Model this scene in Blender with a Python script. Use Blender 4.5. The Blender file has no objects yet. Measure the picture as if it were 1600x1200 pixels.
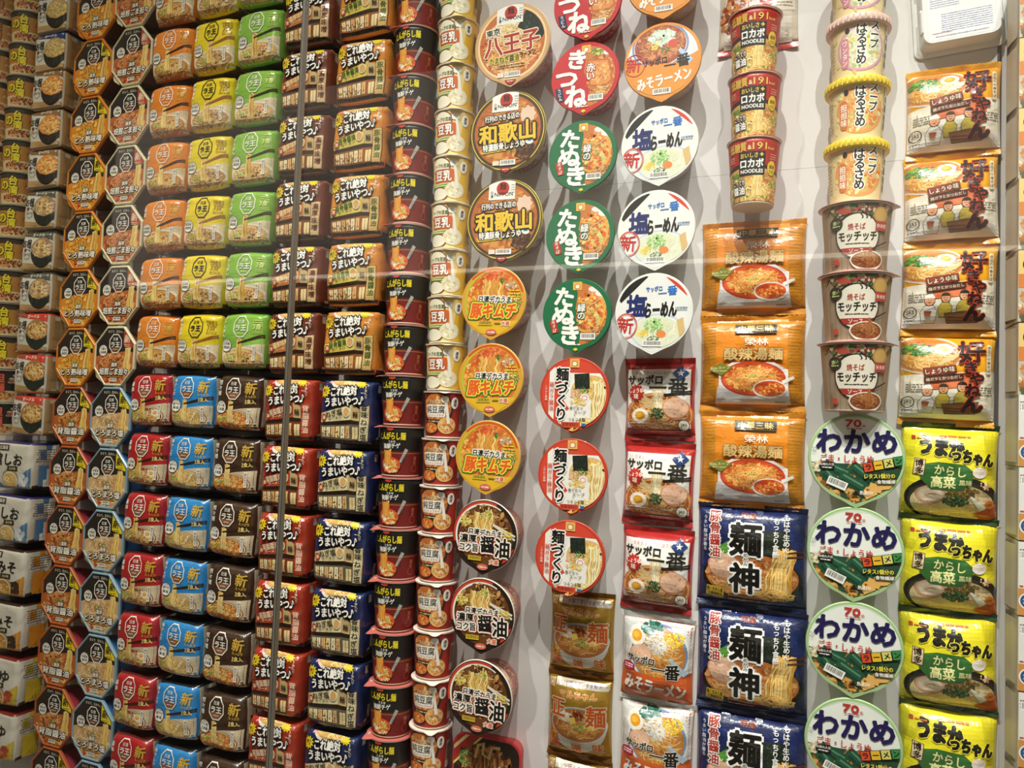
import bpy, math, random
from mathutils import Vector, noise
from mathutils.geometry import tessellate_polygon
PI = math.pi
scn = bpy.context.scene
C = scn.collection
RND = random.Random(7)

# ------------------------------------------------------------------ camera, world, lights, exposure
cam_d = bpy.data.cameras.new('camera'); cam = bpy.data.objects.new('camera', cam_d); C.objects.link(cam)
CAM_Z = 1.5; CAM_Y = -1.48
yaw, pit, rol = math.radians(21.85), math.radians(2.39), math.radians(2.09)
fw = Vector((-math.sin(yaw)*math.cos(pit), math.cos(yaw)*math.cos(pit), math.sin(pit)))
rt = Vector((math.cos(yaw), math.sin(yaw), 0)); up = rt.cross(fw)
r2 = rt*math.cos(rol) + up*math.sin(rol); u2 = -rt*math.sin(rol) + up*math.cos(rol)
from mathutils import Matrix
cam.matrix_world = Matrix(((r2.x, u2.x, -fw.x, 0), (r2.y, u2.y, -fw.y, CAM_Y), (r2.z, u2.z, -fw.z, CAM_Z), (0, 0, 0, 1)))
cam_d.sensor_width = 36.0; cam_d.lens = 36.0*1180/1600; cam_d.clip_start = 0.02
scn.camera = cam

world = bpy.data.worlds.new('hall_light'); scn.world = world; world.use_nodes = True
bg = world.node_tree.nodes['Background']; bg.inputs[0].default_value = (1.0, 0.87, 0.71, 1); bg.inputs[1].default_value = 0.64
scn.view_settings.view_transform = 'Standard'; scn.view_settings.look = 'None'
scn.view_settings.gamma = 1.0; scn.view_settings.use_curve_mapping = False
scn.view_settings.exposure = 0.0
LAMP_POS = [(-2.3, 150), (-1.55, 182), (-0.85, 235), (-0.22, 280), (0.36, 278), (0.95, 232)]   # x, watts
LAMP_Y = -1.45; LAMP_Z = 4.10; LAMP_COL = (1.0, 0.97, 0.92); LAMP_COL_W = (1.0, 0.87, 0.68)
GLASS_Y = -0.80

# ------------------------------------------------------------------ helpers
def hx(h):
    if not isinstance(h, str): return h
    h = h.lstrip('#')
    return tuple(((int(h[i:i+2], 16)/255 + 0.055)/1.055)**2.4 if int(h[i:i+2], 16) > 10 else int(h[i:i+2], 16)/255/12.92 for i in (0, 2, 4))
def vary(c, a, r=RND):
    c = hx(c); k = 1 + r.uniform(-a, a)
    return tuple(min(1, max(0, v*k)) for v in c)

def nodes_mat(name):
    m = bpy.data.materials.new(name); m.use_nodes = True
    return m, m.node_tree.nodes, m.node_tree.links, m.node_tree.nodes['Principled BSDF']
def print_mat(name, rough, metal=0.0, bump=0.0, scale=60.0, coat=0.0, spec=0.5):
    m, n, l, b = nodes_mat(name)
    a = n.new('ShaderNodeVertexColor'); a.layer_name = 'Col'
    tc = n.new('ShaderNodeTexCoord'); nz = n.new('ShaderNodeTexNoise'); nz.inputs['Scale'].default_value = 25
    l.new(tc.outputs['Object'], nz.inputs['Vector'])
    hs = n.new('ShaderNodeHueSaturation'); mr = n.new('ShaderNodeMapRange')
    mr.inputs['To Min'].default_value = 0.94; mr.inputs['To Max'].default_value = 1.06
    l.new(nz.outputs['Fac'], mr.inputs['Value']); l.new(mr.outputs[0], hs.inputs['Value']); l.new(a.outputs['Color'], hs.inputs['Color'])
    l.new(hs.outputs[0], b.inputs['Base Color'])
    b.inputs['Roughness'].default_value = rough; b.inputs['Metallic'].default_value = metal
    b.inputs['Specular IOR Level'].default_value = spec; b.inputs['Coat Weight'].default_value = coat
    b.inputs['Coat Roughness'].default_value = 0.12
    if bump:
        n2 = n.new('ShaderNodeTexNoise'); n2.inputs['Scale'].default_value = scale; n2.inputs['Detail'].default_value = 3; n2.inputs['Distortion'].default_value = 1.2
        l.new(tc.outputs['Object'], n2.inputs['Vector'])
        bp = n.new('ShaderNodeBump'); bp.inputs['Strength'].default_value = bump; bp.inputs['Distance'].default_value = 0.004
        l.new(n2.outputs['Fac'], bp.inputs['Height']); l.new(bp.outputs[0], b.inputs['Normal']); l.new(bp.outputs[0], b.inputs['Coat Normal'])
    return m
def flat_mat(name, col, rough=0.6, metal=0.0, emit=0.0, nscale=8, namp=0.04):
    m, n, l, b = nodes_mat(name); c = hx(col)
    nz = n.new('ShaderNodeTexNoise'); nz.inputs['Scale'].default_value = nscale; nz.inputs['Detail'].default_value = 4
    tc = n.new('ShaderNodeTexCoord'); l.new(tc.outputs['Object'], nz.inputs['Vector'])
    rp = n.new('ShaderNodeValToRGB'); rp.color_ramp.elements[0].color = (*[v*(1-namp) for v in c], 1); rp.color_ramp.elements[1].color = (*[min(1, v*(1+namp)) for v in c], 1)
    l.new(nz.outputs['Fac'], rp.inputs[0]); l.new(rp.outputs[0], b.inputs['Base Color'])
    b.inputs['Roughness'].default_value = rough; b.inputs['Metallic'].default_value = metal
    if emit:
        b.inputs['Emission Color'].default_value = (*c, 1); b.inputs['Emission Strength'].default_value = emit
    return m
M = dict(
    film=print_mat('glossy_film', 0.33, bump=0.42, scale=38, coat=0.6),
    foil=print_mat('metallic_foil', 0.30, metal=0.55, bump=0.35, scale=36, coat=0.2),
    lid=print_mat('printed_lid', 0.42, bump=0.05, scale=30, coat=0.12),
    card=print_mat('coated_card', 0.48, bump=0.03, scale=40, coat=0.08),
    foam=print_mat('foam_plastic', 0.55, bump=0.05, scale=200),
    wall=flat_mat('painted_wall', 'dad7d5', 0.75, nscale=5, namp=0.03),
    groove=flat_mat('shadow_gap', '55504a', 0.8),
    floor=flat_mat('floor_tile', '6d655c', 0.5),
    hall=flat_mat('hall_paint', '4b4a42', 0.7),
    dark=flat_mat('dark_panel', '1d1f1c', 0.5),
    metal=flat_mat('brushed_metal', '8f8a80', 0.35, metal=0.9),
    seal=flat_mat('joint_sealant', '6f6a5e', 0.4),
    lamp=flat_mat('lamp_lens', 'fff0d8', 0.4, emit=6.0),
    strip=flat_mat('light_strip', 'fff4dc', 0.4, emit=3.6),
)
def mk_glass():
    m = bpy.data.materials.new('clear_glass'); m.use_nodes = True
    n, l = m.node_tree.nodes, m.node_tree.links; n.clear()
    o = n.new('ShaderNodeOutputMaterial'); t = n.new('ShaderNodeBsdfTransparent'); g = n.new('ShaderNodeBsdfGlossy'); x = n.new('ShaderNodeMixShader'); f = n.new('ShaderNodeFresnel')
    t.inputs[0].default_value = (0.985, 0.995, 0.985, 1); g.inputs['Roughness'].default_value = 0.015; gm = n.new('ShaderNodeNewGeometry'); mr = n.new('ShaderNodeMapRange'); mr.inputs['To Min'].default_value = 1.5; mr.inputs['To Max'].default_value = 1/1.5
    l.new(gm.outputs['Backfacing'], mr.inputs['Value']); l.new(mr.outputs[0], f.inputs[0])
    l.new(f.outputs[0], x.inputs[0]); l.new(t.outputs[0], x.inputs[1]); l.new(g.outputs[0], x.inputs[2]); l.new(x.outputs[0], o.inputs[0])
    return m
M['glass'] = mk_glass()

def mesh(name, verts, faces, cols=None, mat='film', smooth=False):
    me = bpy.data.meshes.new(name); me.from_pydata(verts, [], faces)
    if cols is not None:
        at = me.color_attributes.new('Col', 'FLOAT_COLOR', 'CORNER'); buf = []
        if not isinstance(cols, list): cols = [cols]*len(faces)
        for f, c in zip(faces, cols): buf.extend((c[0], c[1], c[2], 1.0)*len(f))
        at.data.foreach_set('color', buf)
    if smooth: me.polygons.foreach_set('use_smooth', [True]*len(me.polygons))
    me.materials.append(M[mat]); me.update()
    return me
def obj(name, me, parent=None, **props):
    o = bpy.data.objects.new(name, me); C.objects.link(o)
    if parent: o.parent = parent
    for k, v in props.items(): o[k] = v
    return o
def box_geo(x0, x1, y0, y1, z0, z1):
    v = [(x, y, z) for x in (x0, x1) for y in (y0, y1) for z in (z0, z1)]
    f = [(0, 1, 3, 2), (4, 6, 7, 5), (0, 4, 5, 1), (2, 3, 7, 6), (0, 2, 6, 4), (1, 5, 7, 3)]
    return v, f
def box(name, x0, x1, y0, y1, z0, z1, mat, parent=None, **props):
    v, f = box_geo(x0, x1, y0, y1, z0, z1)
    return obj(name, mesh(name, v, f, None, mat), parent, **props)

# ------------------------------------------------------------------ flat print: polygons in mm, mapped on the pack's surface
_font = bpy.data.curves.new('type_setting', 'FONT'); _font.size = 1.0; _font.resolution_u = 2
_fo = bpy.data.objects.new('type_setting', _font); C.objects.link(_fo)
_dg = bpy.context.evaluated_depsgraph_get(); _gl = {}
def glyphs(s):
    if s not in _gl:
        _font.body = s; _fo.update_tag(); _dg.update()
        me = _fo.evaluated_get(_dg).to_mesh()
        vs = [(v.co.x, v.co.y) for v in me.vertices]; ps = [list(q.vertices) for q in me.polygons]
        _fo.evaluated_get(_dg).to_mesh_clear()
        if not vs: vs = [(0, 0), (1, 1)]
        cnt = {}; idx = {}; ids = [idx.setdefault((round(x, 4), round(y, 4)), i) for i, (x, y) in enumerate(vs)]
        ps = [q if area2([vs[i] for i in q]) > 0 else q[::-1] for q in ps]
        for q in ps:
            for i in range(len(q)): k = (ids[q[i-1]], ids[q[i]]); cnt[k] = cnt.get(k, 0)+1
        ed = [k for k in cnt if (k[1], k[0]) not in cnt and k[0] != k[1]]
        _gl[s] = (vs, ps, ed, min(v[0] for v in vs), max(v[0] for v in vs), min(v[1] for v in vs), max(v[1] for v in vs))
    return _gl[s]
def area2(p): return sum(p[i-1][0]*p[i][1] - p[i][0]*p[i-1][1] for i in range(len(p)))
def tess(p):
    v = [Vector((x, y, 0)) for x, y in p]
    return [[p[i] for i in t] for t in tessellate_polygon([v])]
def ell(cx, cy, rx, ry, n=28, a0=0, a1=2*PI):
    m = n if abs(a1-a0-2*PI) < 1e-6 else n+1
    return [(cx+rx*math.cos(a0+(a1-a0)*i/n), cy+ry*math.sin(a0+(a1-a0)*i/n)) for i in range(m)]
def rot(p, a, cx=0, cy=0):
    c, s = math.cos(a), math.sin(a); return [(cx+(x-cx)*c-(y-cy)*s, cy+(x-cx)*s+(y-cy)*c) for x, y in p]
def octa(cx, cy, w, h, k=0.29):
    a, b = w/2, h/2; p, q = a*(1-2*k), b*(1-2*k)
    return [(cx+x, cy+y) for x, y in ((p, b), (-p, b), (-a, q), (-a, -q), (-p, -b), (p, -b), (a, -q), (a, q))]
def rrect(cx, cy, w, h, r, n=4):
    o = []
    for sx, sy, a in ((1, 1, 0), (-1, 1, PI/2), (-1, -1, PI), (1, -1, 1.5*PI)):
        o += [(cx+sx*(w/2-r)+r*math.cos(a+PI/2*i/n), cy+sy*(h/2-r)+r*math.sin(a+PI/2*i/n)) for i in range(n+1)]
    return o
def star(cx, cy, r1, r2, n, a0=0, sy=1):
    return [(cx+(r1 if i % 2 == 0 else r2)*math.cos(a0+PI*i/n), cy+sy*(r1 if i % 2 == 0 else r2)*math.sin(a0+PI*i/n)) for i in range(2*n)]
def halfcut(p, nx, ny, d):            # keep nx*x+ny*y<=d
    o = []
    for i in range(len(p)):
        a, b = p[i-1], p[i]; da, db = nx*a[0]+ny*a[1]-d, nx*b[0]+ny*b[1]-d
        if (da <= 0) != (db <= 0):
            t = da/(da-db); o.append((a[0]+(b[0]-a[0])*t, a[1]+(b[1]-a[1])*t))
        if db <= 0: o.append(b)
    return o

JOINED = {'small_print', 'food_picture', 'lettering', 'barcode', 'stall_picture', 'shop_picture', 'bear_picture', 'side_print'}
NOOD = ['f3d78c', 'e6bd5e', 'f8e6b0', 'd3a24a', 'eecb74']
class Art:
    def __init__(s, clip=None, seed=1):
        s.L = []; s.n = 0; s.r = random.Random(seed); s.clip = None; s.cl = []
        if clip: s.setclip(clip)
    def setclip(s, p):
        if p is None: s.cl = []; return
        if area2(p) < 0: p = p[::-1]
        s.cl = []
        for i in range(len(p)):
            a, b = p[i-1], p[i]; nx, ny = b[1]-a[1], -(b[0]-a[0]); l = math.hypot(nx, ny) or 1
            s.cl.append((nx/l, ny/l, (nx*a[0]+ny*a[1])/l))
    def add(s, part, polys, cols, step=True):
        if step: s.n += 1
        one = not isinstance(cols, list)
        for i, p in enumerate(polys):
            c = cols if one else cols[i]
            if area2(p) < 0: p = p[::-1]
            for nx, ny, d in s.cl:
                if any(nx*x+ny*y > d for x, y in p):
                    p = halfcut(p, nx, ny, d)
                    if len(p) < 3: break
            if len(p) >= 3: s.L.append((part, s.n+(i % 50)*.02, p, c))
    def poly(s, p, col, part='printed_panel'): s.add(part, tess(p), hx(col))
    def conv(s, p, col, part='printed_panel'): s.add(part, [p], hx(col))
    def rect(s, cx, cy, w, h, col, a=0, part='printed_panel'):
        p = [(cx-w/2, cy-h/2), (cx+w/2, cy-h/2), (cx+w/2, cy+h/2), (cx-w/2, cy+h/2)]
        s.add(part, [rot(p, math.radians(a), cx, cy)], hx(col))
    def ell(s, cx, cy, rx, ry, col, part='printed_panel', n=32): s.add(part, [ell(cx, cy, rx, ry, n)], hx(col))
    def ring(s, cx, cy, rx, ry, t, col, part='printed_panel', n=40, a0=0, a1=2*PI):
        q = []
        for i in range(n):
            b0, b1 = a0+(a1-a0)*i/n, a0+(a1-a0)*(i+1)/n
            q.append([(cx+(rx-t)*math.cos(b0), cy+(ry-t)*math.sin(b0)), (cx+rx*math.cos(b0), cy+ry*math.sin(b0)), (cx+rx*math.cos(b1), cy+ry*math.sin(b1)), (cx+(rx-t)*math.cos(b1), cy+(ry-t)*math.sin(b1))])
        s.add(part, q, hx(col))
    def line(s, pts, w, col, part='printed_panel', w1=None):
        s.add(part, s.strip(pts, w, w1), hx(col))
    def outline(s, p, w, col, part='printed_panel'): s.line(p+[p[0], p[1]], w, col, part)
    @staticmethod
    def strip(pts, w, w1=None):
        w1 = w if w1 is None else w1; L = []; n = len(pts)
        for i, (x, y) in enumerate(pts):
            a = pts[max(0, i-1)]; b = pts[min(n-1, i+1)]; dx, dy = b[0]-a[0], b[1]-a[1]; l = math.hypot(dx, dy) or 1
            k = (w+(w1-w)*i/max(1, n-1))/2; L.append(((x-dy/l*k, y+dx/l*k), (x+dy/l*k, y-dx/l*k)))
        return [[L[i][0], L[i][1], L[i+1][1], L[i+1][0]] for i in range(n-1)]
    def text(s, t, x, y, h, col, bold=0.02, ol=(), w=None, rot=0, shear=0, vert=False, part='lettering', gap=1.0):
        bold *= .48
        if vert:
            n = len(t); st = h*gap; y0 = y+st*(n-1)/2
            for (oc, ow) in reversed(ol):
                for i, ch in enumerate(t): s._t(ch, x+shear*(y0-st*i-y), y0-st*i, h, oc, bold+ow/h, w, rot, 0, part, i == 0)
            for i, ch in enumerate(t): s._t(ch, x+shear*(y0-st*i-y), y0-st*i, h, col, bold, w, rot, 0, part, i == 0)
            return
        for (oc, ow) in reversed(ol): s._t(t, x, y, h, oc, bold+ow/h, w, rot, shear, part)
        s._t(t, x, y, h, col, bold, w, rot, shear, part)
    def _t(s, t, x, y, h, col, off, w, ang, shear, part, step=True):
        vs, ps, ed, x0, x1, y0, y1 = glyphs(t)
        sx = w/(x1-x0) if w and x1 > x0 else h
        if len(t) == 1 and w: sx = w
        mx, my = (x0+x1)/2, (y0+y1)/2; a = math.radians(ang); ca, sa = math.cos(a), math.sin(a); T = []
        for (px, py) in vs:
            v = (py-my)*h; u = (px-mx)*sx+shear*v; T.append((x+u*ca-v*sa, y+u*sa+v*ca))
        rho = off*h; out = []
        if rho > 0:
            for i, j in ed:                                   # thicken the strokes outwards by rho
                (ax, ay), (bx, by) = T[i], T[j]; dx, dy = bx-ax, by-ay; l = math.hypot(dx, dy)
                if l < 1e-5: continue
                dx /= l; dy /= l; e = rho*.42; nx, ny = dy*rho, -dx*rho
                out.append([(ax-dx*e, ay-dy*e), (ax-dx*e+nx, ay-dy*e+ny), (bx+dx*e+nx, by+dy*e+ny), (bx+dx*e, by+dy*e)])
        out += [[T[i] for i in q] for q in ps]
        s.add(part, out, hx(col), step)
    def lines(s, x, y, w, n, dy, t, col, part='small_print', jag=0.3):
        q = []
        for i in range(n):
            cx = x-w/2
            while cx < x+w/2:
                l = s.r.uniform(0.5, 2.2)*t*1.6; l = min(l, x+w/2-cx)
                yy = y-i*dy+s.r.uniform(-jag, jag)*t*.3; hh = t*s.r.uniform(.6, 1)
                q.append([(cx, yy-hh/2), (cx+l, yy-hh/2), (cx+l, yy+hh/2), (cx, yy+hh/2)]); cx += l+t*s.r.uniform(.25, .6)
        s.add(part, q, hx(col))
    def note(s, x, y, h, col, dark):
        for k, c in ((1.0, dark), (0.0, col)):
            g = h*.1*k
            s.ell(x-h*.12, y-h*.36, h*.17+g, h*.13+g, c, 'lettering', 16); s.line([(x+h*.02, y-h*.36-g), (x+h*.06, y+h*.42+g)], h*.09+2*g, c, 'lettering'); s.line([(x+h*.06, y+h*.42), (x+h*.24, y+h*.2), (x+h*.2, y+h*.0)], h*.12+2*g, c, 'lettering', h*.06+2*g)
    def barcode(s, x, y, w, h, bgc='f4f1ea', fg='2a2622', a=0):
        s.rect(x, y, w, h, bgc, a, 'barcode'); q = []; cx = x-w*.42
        while cx < x+w*.42:
            b = s.r.choice((.6, .9, 1.3))*w/36
            q.append(rot([(cx, y-h*.25), (cx+b, y-h*.25), (cx+b, y+h*.38), (cx, y+h*.38)], math.radians(a), x, y)); cx += b+s.r.choice((.6, .9, 1.2))*w/36
        s.add('barcode', q, hx(fg))
    # ---- food photographs
    def specks(s, cx, cy, rx, ry, n, cols, a=1.0, b=3.0, part='food_picture', asp=0.6):
        q, cc = [], []
        if n >= 12: n = int(n*1.8); a, b = a*.72, b*.85
        for _ in range(n):
            r = math.sqrt(s.r.random()); t = s.r.uniform(0, 2*PI); x, y = cx+rx*r*math.cos(t), cy+ry*r*math.sin(t); z = s.r.uniform(a, b); k = s.r.randint(5, 7); t0 = s.r.uniform(0, PI)
            q.append(rot([(x+z*s.r.uniform(.75, 1.1)*math.cos(2*PI*i/k), y+z*asp*s.r.uniform(.75, 1.1)*math.sin(2*PI*i/k)) for i in range(k)], t0, x, y)); cc.append(vary(s.r.choice(cols), .18, s.r))
        s.add(part, q, cc)
    def strands(s, cx, cy, rx, ry, n, pal=NOOD, w=1.6, part='food_picture', L=1.0):
        q, cc = [], []; n = int(n*1.7); w *= .82
        for _ in range(n):
            r = math.sqrt(s.r.random())*.85; t = s.r.uniform(0, 2*PI); x, y = cx+rx*r*math.cos(t), cy+ry*r*math.sin(t)
            a = s.r.uniform(0, 2*PI); R = s.r.uniform(.3, .7)*rx*L; sp = s.r.uniform(.8, 2.0); k = 7; ox, oy = x-R*math.cos(a), y-R*.6*math.sin(a)
            P = [(ox+R*math.cos(a+sp*(i/k-.5)), oy+R*.6*math.sin(a+sp*(i/k-.5))) for i in range(k+1)]
            P = [(px, py) for px, py in P if ((px-cx)/rx)**2+((py-cy)/ry)**2 < 1]
            if len(P) < 3: continue
            c = vary(s.r.choice(pal), .12, s.r); st = s.strip(P, w*s.r.uniform(.7, 1.2)); q += st; cc += [c]*len(st)
        s.add(part, q, cc)
    def lift(s, x, y0, y1, w, n=12, pal=NOOD, top=0.7, lean=0, part='food_picture', bg='b9822f'):
        n = int(n*1.4); s.add(part, [[(x-w/2, y0), (x+w/2, y0), (x+w*top/2+lean, y1), (x-w*top/2+lean, y1)]], hx(bg))
        q, cc = [], []
        for i in range(n):
            u = (i+.5)/n*2-1; ph = s.r.uniform(0, 6); am = w*.045; k = 10; P = []
            for j in range(k+1):
                v = j/k; ww = w*(1+(top-1)*v); P.append((x+u*ww/2+lean*v+am*math.sin(ph*.3+v*9)+.4*am*math.sin(ph+v*17), y0+(y1-y0)*v-w*.06*math.cos(u*5+ph)*(1-v)))
            c = vary(s.r.choice(pal), .12, s.r); st = s.strip(P, w/n*.95); q += st; cc += [c]*len(st)
        s.add(part, q, cc)
        s.specks(x+lean, y1, w*top*.5, w*.12, 10, pal, w*.08, w*.16, part)
    def bowl(s, cx, cy, rx, ry, soup='c9772e', rim='f0ead8', side=None, depth=0.0, n=40, pal=NOOD, inner=None, t=0.08, w=1.6):
        if side:
            p = ell(cx, cy, rx, ry, 18, PI, 2*PI)
            q = [(cx-rx, cy)] + [(cx+rx*math.cos(a)*(.98-.25*math.sin(-a)*0), cy+(ry+depth)*math.sin(a)) for a in [PI+PI*i/18 for i in range(19)]]
            s.conv(q, side, 'food_picture')
        s.ell(cx, cy, rx, ry, rim, 'food_picture')
        if inner: s.ell(cx, cy, rx*(1-t*.5), ry*(1-t*.5), inner, 'food_picture')
        s.ell(cx, cy-ry*.03, rx*(1-t), ry*(1-t), soup, 'food_picture')
        s.specks(cx, cy, rx*(.9-t), ry*(.9-t), int(n*.8), [vary(soup, .25, s.r) for _ in range(4)], rx*.03, rx*.09)
        s.strands(cx, cy, rx*(.95-t), ry*(.95-t), n, pal, w)
    def egg(s, x, y, r, a=0.75):
        s.ell(x, y, r, r*a, 'f7f0e2', 'food_picture'); s.ell(x, y, r*.6, r*a*.58, 'eda22c', 'food_picture'); s.ell(x-r*.1, y+r*.08, r*.35, r*a*.3, 'f6bf4a', 'food_picture')
    def pork(s, x, y, rx, ry):
        p = [(x+rx*(1+.06*math.sin(3*t))*math.cos(t), y+ry*(1+.05*math.cos(4*t))*math.sin(t)) for t in [2*PI*i/24 for i in range(24)]]
        s.add('food_picture', tess(p), hx('c98b6a')); s.ell(x, y+ry*.08, rx*.92, ry*.9, 'e6b99c', 'food_picture')
        s.specks(x, y, rx*.75, ry*.75, 16, ['efcdb4', 'd9a384', 'e0b092'], rx*.06, rx*.2)
    def scallion(s, x, y, rx, ry, n=30, cols=('3f8a3c', '6fb04a', '2f6b34', 'a5cf7a')): s.specks(x, y, rx, ry, n, list(cols), rx*.07, rx*.2)
    def nori(s, x, y, w, h, a=0):
        s.rect(x, y, w, h, '20281f', a, 'food_picture'); s.specks(x, y, w*.45, h*.45, 26, ['2f3a2a', '151a14', '3d4a38'], w*.03, w*.08)
    def chop(s, x0, y0, x1, y1, w=2.2, col='2a1a14', gap=4):
        s.line([(x0, y0), (x1, y1)], w*.7, col, 'food_picture', w); s.line([(x0, y0-gap*.3), (x1, y1-gap)], w*.7, col, 'food_picture', w)
    # ---- to meshes
    def meshes(s, warp, grid=None, mat='film', step=0.055):
        parts = {}; cl = {}                                   # pieces of print that do not touch become parts of their own
        by = {}
        for part, n, p, c in s.L:
            if part not in JOINED: by.setdefault((part, int(n)), []).append(p)
        for (part, n), ps in by.items():
            X = [v[0] for q in ps for v in q]; Y = [v[1] for q in ps for v in q]; bb = [min(X), max(X), min(Y), max(Y)]
            hit = [k for k in cl.get(part, []) if k[0][0] <= bb[1] and bb[0] <= k[0][1] and k[0][2] <= bb[3] and bb[2] <= k[0][3]]
            for k in hit: bb = [min(bb[0], k[0][0]), max(bb[1], k[0][1]), min(bb[2], k[0][2]), max(bb[3], k[0][3])]
            cl[part] = [k for k in cl.get(part, []) if k not in hit] + [(bb, {n}.union(*[k[1] for k in hit]))]
        which = {(part, n): (part, i) for part, L in cl.items() for i, k in enumerate(L) for n in k[1]}
        for part, n, p, c in s.L:
            V, F, K = parts.setdefault(which.get((part, int(n)), (part, 0)), ([], [], []))
            stack = [p]
            while stack:
                q = stack.pop()
                if grid:
                    for nx, ny in ((1/grid[0], 0), (0, 1/grid[1]), (1/grid[0], 1/grid[1])) if len(grid) == 2 else ((1/grid[0], 0),):
                        ds = [nx*v[0]+ny*v[1] for v in q]; d0, d1 = min(ds), max(ds); m = round((d0+d1)/2)
                        if not (d0+1e-4 < m < d1-1e-4): m = math.floor(d0)+1 if d0+1e-4 < math.floor(d0)+1 < d1-1e-4 else None
                        if m is not None:
                            A = halfcut(q, nx, ny, m); B = halfcut(q, -nx, -ny, -m)
                            if len(A) > 2: stack.append(A)
                            if len(B) > 2: stack.append(B)
                            break
                    else: m = None
                    if m is not None: continue
                    cx = sum(v[0] for v in q)/len(q); cy = sum(v[1] for v in q)/len(q)
                    i = len(V); V.extend(warp(x, y, 0.3+n*step, cx, cy) for x, y in q); F.append(tuple(range(i, i+len(q)))); K.append(c); continue
                i = len(V); V.extend(warp(x, y, 0.12+n*step) for x, y in q); F.append(tuple(range(i, i+len(q)))); K.append(c)
        return [(k[0], mesh(k[0], V, F, K, mat)) for k, (V, F, K) in parts.items()]

# ------------------------------------------------------------------ pack shapes (mm in, metres out); x right, y up, out of the wall = -Y
def facet(S, gx, gy, k=.001):
    """piecewise flat version of the surface S, so that layers of print stay in order"""
    c = {}
    def node(i, j):
        if (i, j) not in c: c[(i, j)] = S(i*gx, j*gy)
        return c[(i, j)]
    def f(x, y, z, cx, cy):
        i, j = math.floor(cx/gx), math.floor(cy/gy); u, v = x/gx-i, y/gy-j
        A, B, D = node(i+1, j), node(i, j+1), (node(i, j) if cx/gx-i+cy/gy-j <= 1 else node(i+1, j+1))
        if cx/gx-i+cy/gy-j <= 1: w = (u, v, 1-u-v)
        else: w = (1-v, 1-u, u+v-1)
        return P3(A[0]*w[0]+B[0]*w[1]+D[0]*w[2], A[1]*w[0]+B[1]*w[1]+D[1]*w[2]+z, A[2]*w[0]+B[2]*w[1]+D[2]*w[2])
    return f
def P3(x, out, z): return (x*.001, -out*.001, z*.001)
def lathe(prof, n, cols, axis='z', y0=0.0, name='body', mat='card', caps=True, smooth=True):
    """prof: (r, h) mm. axis z: upright at out=y0; axis y: h is the distance out of the wall."""
    V, F, K = [], [], []
    for r, h in prof:
        for i in range(n):
            a = 2*PI*i/n; c, s_ = r*math.cos(a), r*math.sin(a)
            V.append(P3(c, y0+s_, h) if axis == 'z' else P3(c, h, s_))
    for j in range(len(prof)-1):
        c = hx(cols[min(j, len(cols)-1)]) if isinstance(cols, list) else hx(cols)
        for i in range(n):
            k = (i+1) % n; q = (j*n+i, j*n+k, (j+1)*n+k, (j+1)*n+i)
            F.append(q if axis == 'y' else q[::-1]); K.append(c)
    if caps:
        c0 = hx(cols[0] if isinstance(cols, list) else cols); c1 = hx(cols[-1] if isinstance(cols, list) else cols)
        F.append(tuple(range(n))); K.append(c0); m = (len(prof)-1)*n; F.append(tuple(range(m+n-1, m-1, -1))); K.append(c1)
    me = mesh(name, V, F, K, mat, smooth)
    return me
def slab(outline, o0, o1, col, name, mat='lid', edge=None):
    """flat plate facing the viewer, outline CCW in mm, between out=o0 and o1"""
    n = len(outline); V = [P3(x, o1, y) for x, y in outline] + [P3(x, o0, y) for x, y in outline]
    F = [tuple(range(n)), tuple(range(2*n-1, n-1, -1))] + [(i, n+i, n+(i+1) % n, (i+1) % n) for i in range(n)]
    c = hx(col); e = hx(edge or col)
    return mesh(name, V, F, [c, c]+[e]*n, mat)
def lid_outline(R, tab=8, tw=0.30, dirn=-PI/2, n=56):
    p = []
    for i in range(n):
        a = 2*PI*i/n; d = abs((a-dirn+PI) % (2*PI)-PI)
        r = R
        if tab and d < tw:
            r = max(R, (R+tab)*math.cos(tw*1.0)/max(.2, math.cos(tw-d))*1.0 if False else R+tab*(1-d/tw)**1.15)
        p.append((r*math.cos(a), r*math.sin(a)))
    return p
def bowl_pack(R, depth, art, lid, rim, body, band=None, tab=8, tdir=-PI/2, Rb=0.74, ribs=True, sideprint=None):
    prof = [(R*Rb*.93, 0.6), (R*Rb, 2), (R*(Rb+.02), 8)]; cols = [body, body, body]
    for i in range(1, 8):
        t = i/8; prof.append((R*(Rb+.02+(.95-Rb-.02)*t), 8+(depth-14)*t)); cols.append(band if band and i in (5, 6) else body)
    prof += [(R*.955, depth-5)]
    P = [('body', lathe(prof, 48, cols, 'y', mat='card')),
         ('rim', lathe([(R*.945, depth-6), (R*.99, depth-5), (R*1.012, depth-3.2), (R*1.0, depth-1.6), (R*.95, depth-1.4)], 56, rim, 'y', name='rim', mat='lid')),
         ('lid', slab(lid_outline(R*.995, tab, dirn=tdir), depth-1.5, depth, lid, 'lid', edge=rim))]
    if sideprint:
        r = random.Random(3); V, F, K = [], [], []
        for row in range(7):
            t = .12+.11*row; a = 0.0
            while a < 2*PI:
                l = r.uniform(.03, .12); t2 = t+r.uniform(.03, .07); c = hx(r.choice(sideprint)); i = len(V)
                for (tt, aa) in ((t, a), (t, a+l), (t2, a+l), (t2, a)):
                    rr = R*(Rb+.02+(.95-Rb-.02)*tt)+.35; V.append(P3(rr*math.cos(aa), 8+(depth-14)*tt, rr*math.sin(aa)))
                F.append((i, i+1, i+2, i+3)); K.append(c); a += l+r.uniform(.02, .1)
        P.append(('side_print', mesh('side_print', V, F, K, 'card')))
    P += art.meshes(lambda x, y, z: P3(x, depth+z, y), None, 'lid')
    return P
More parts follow.
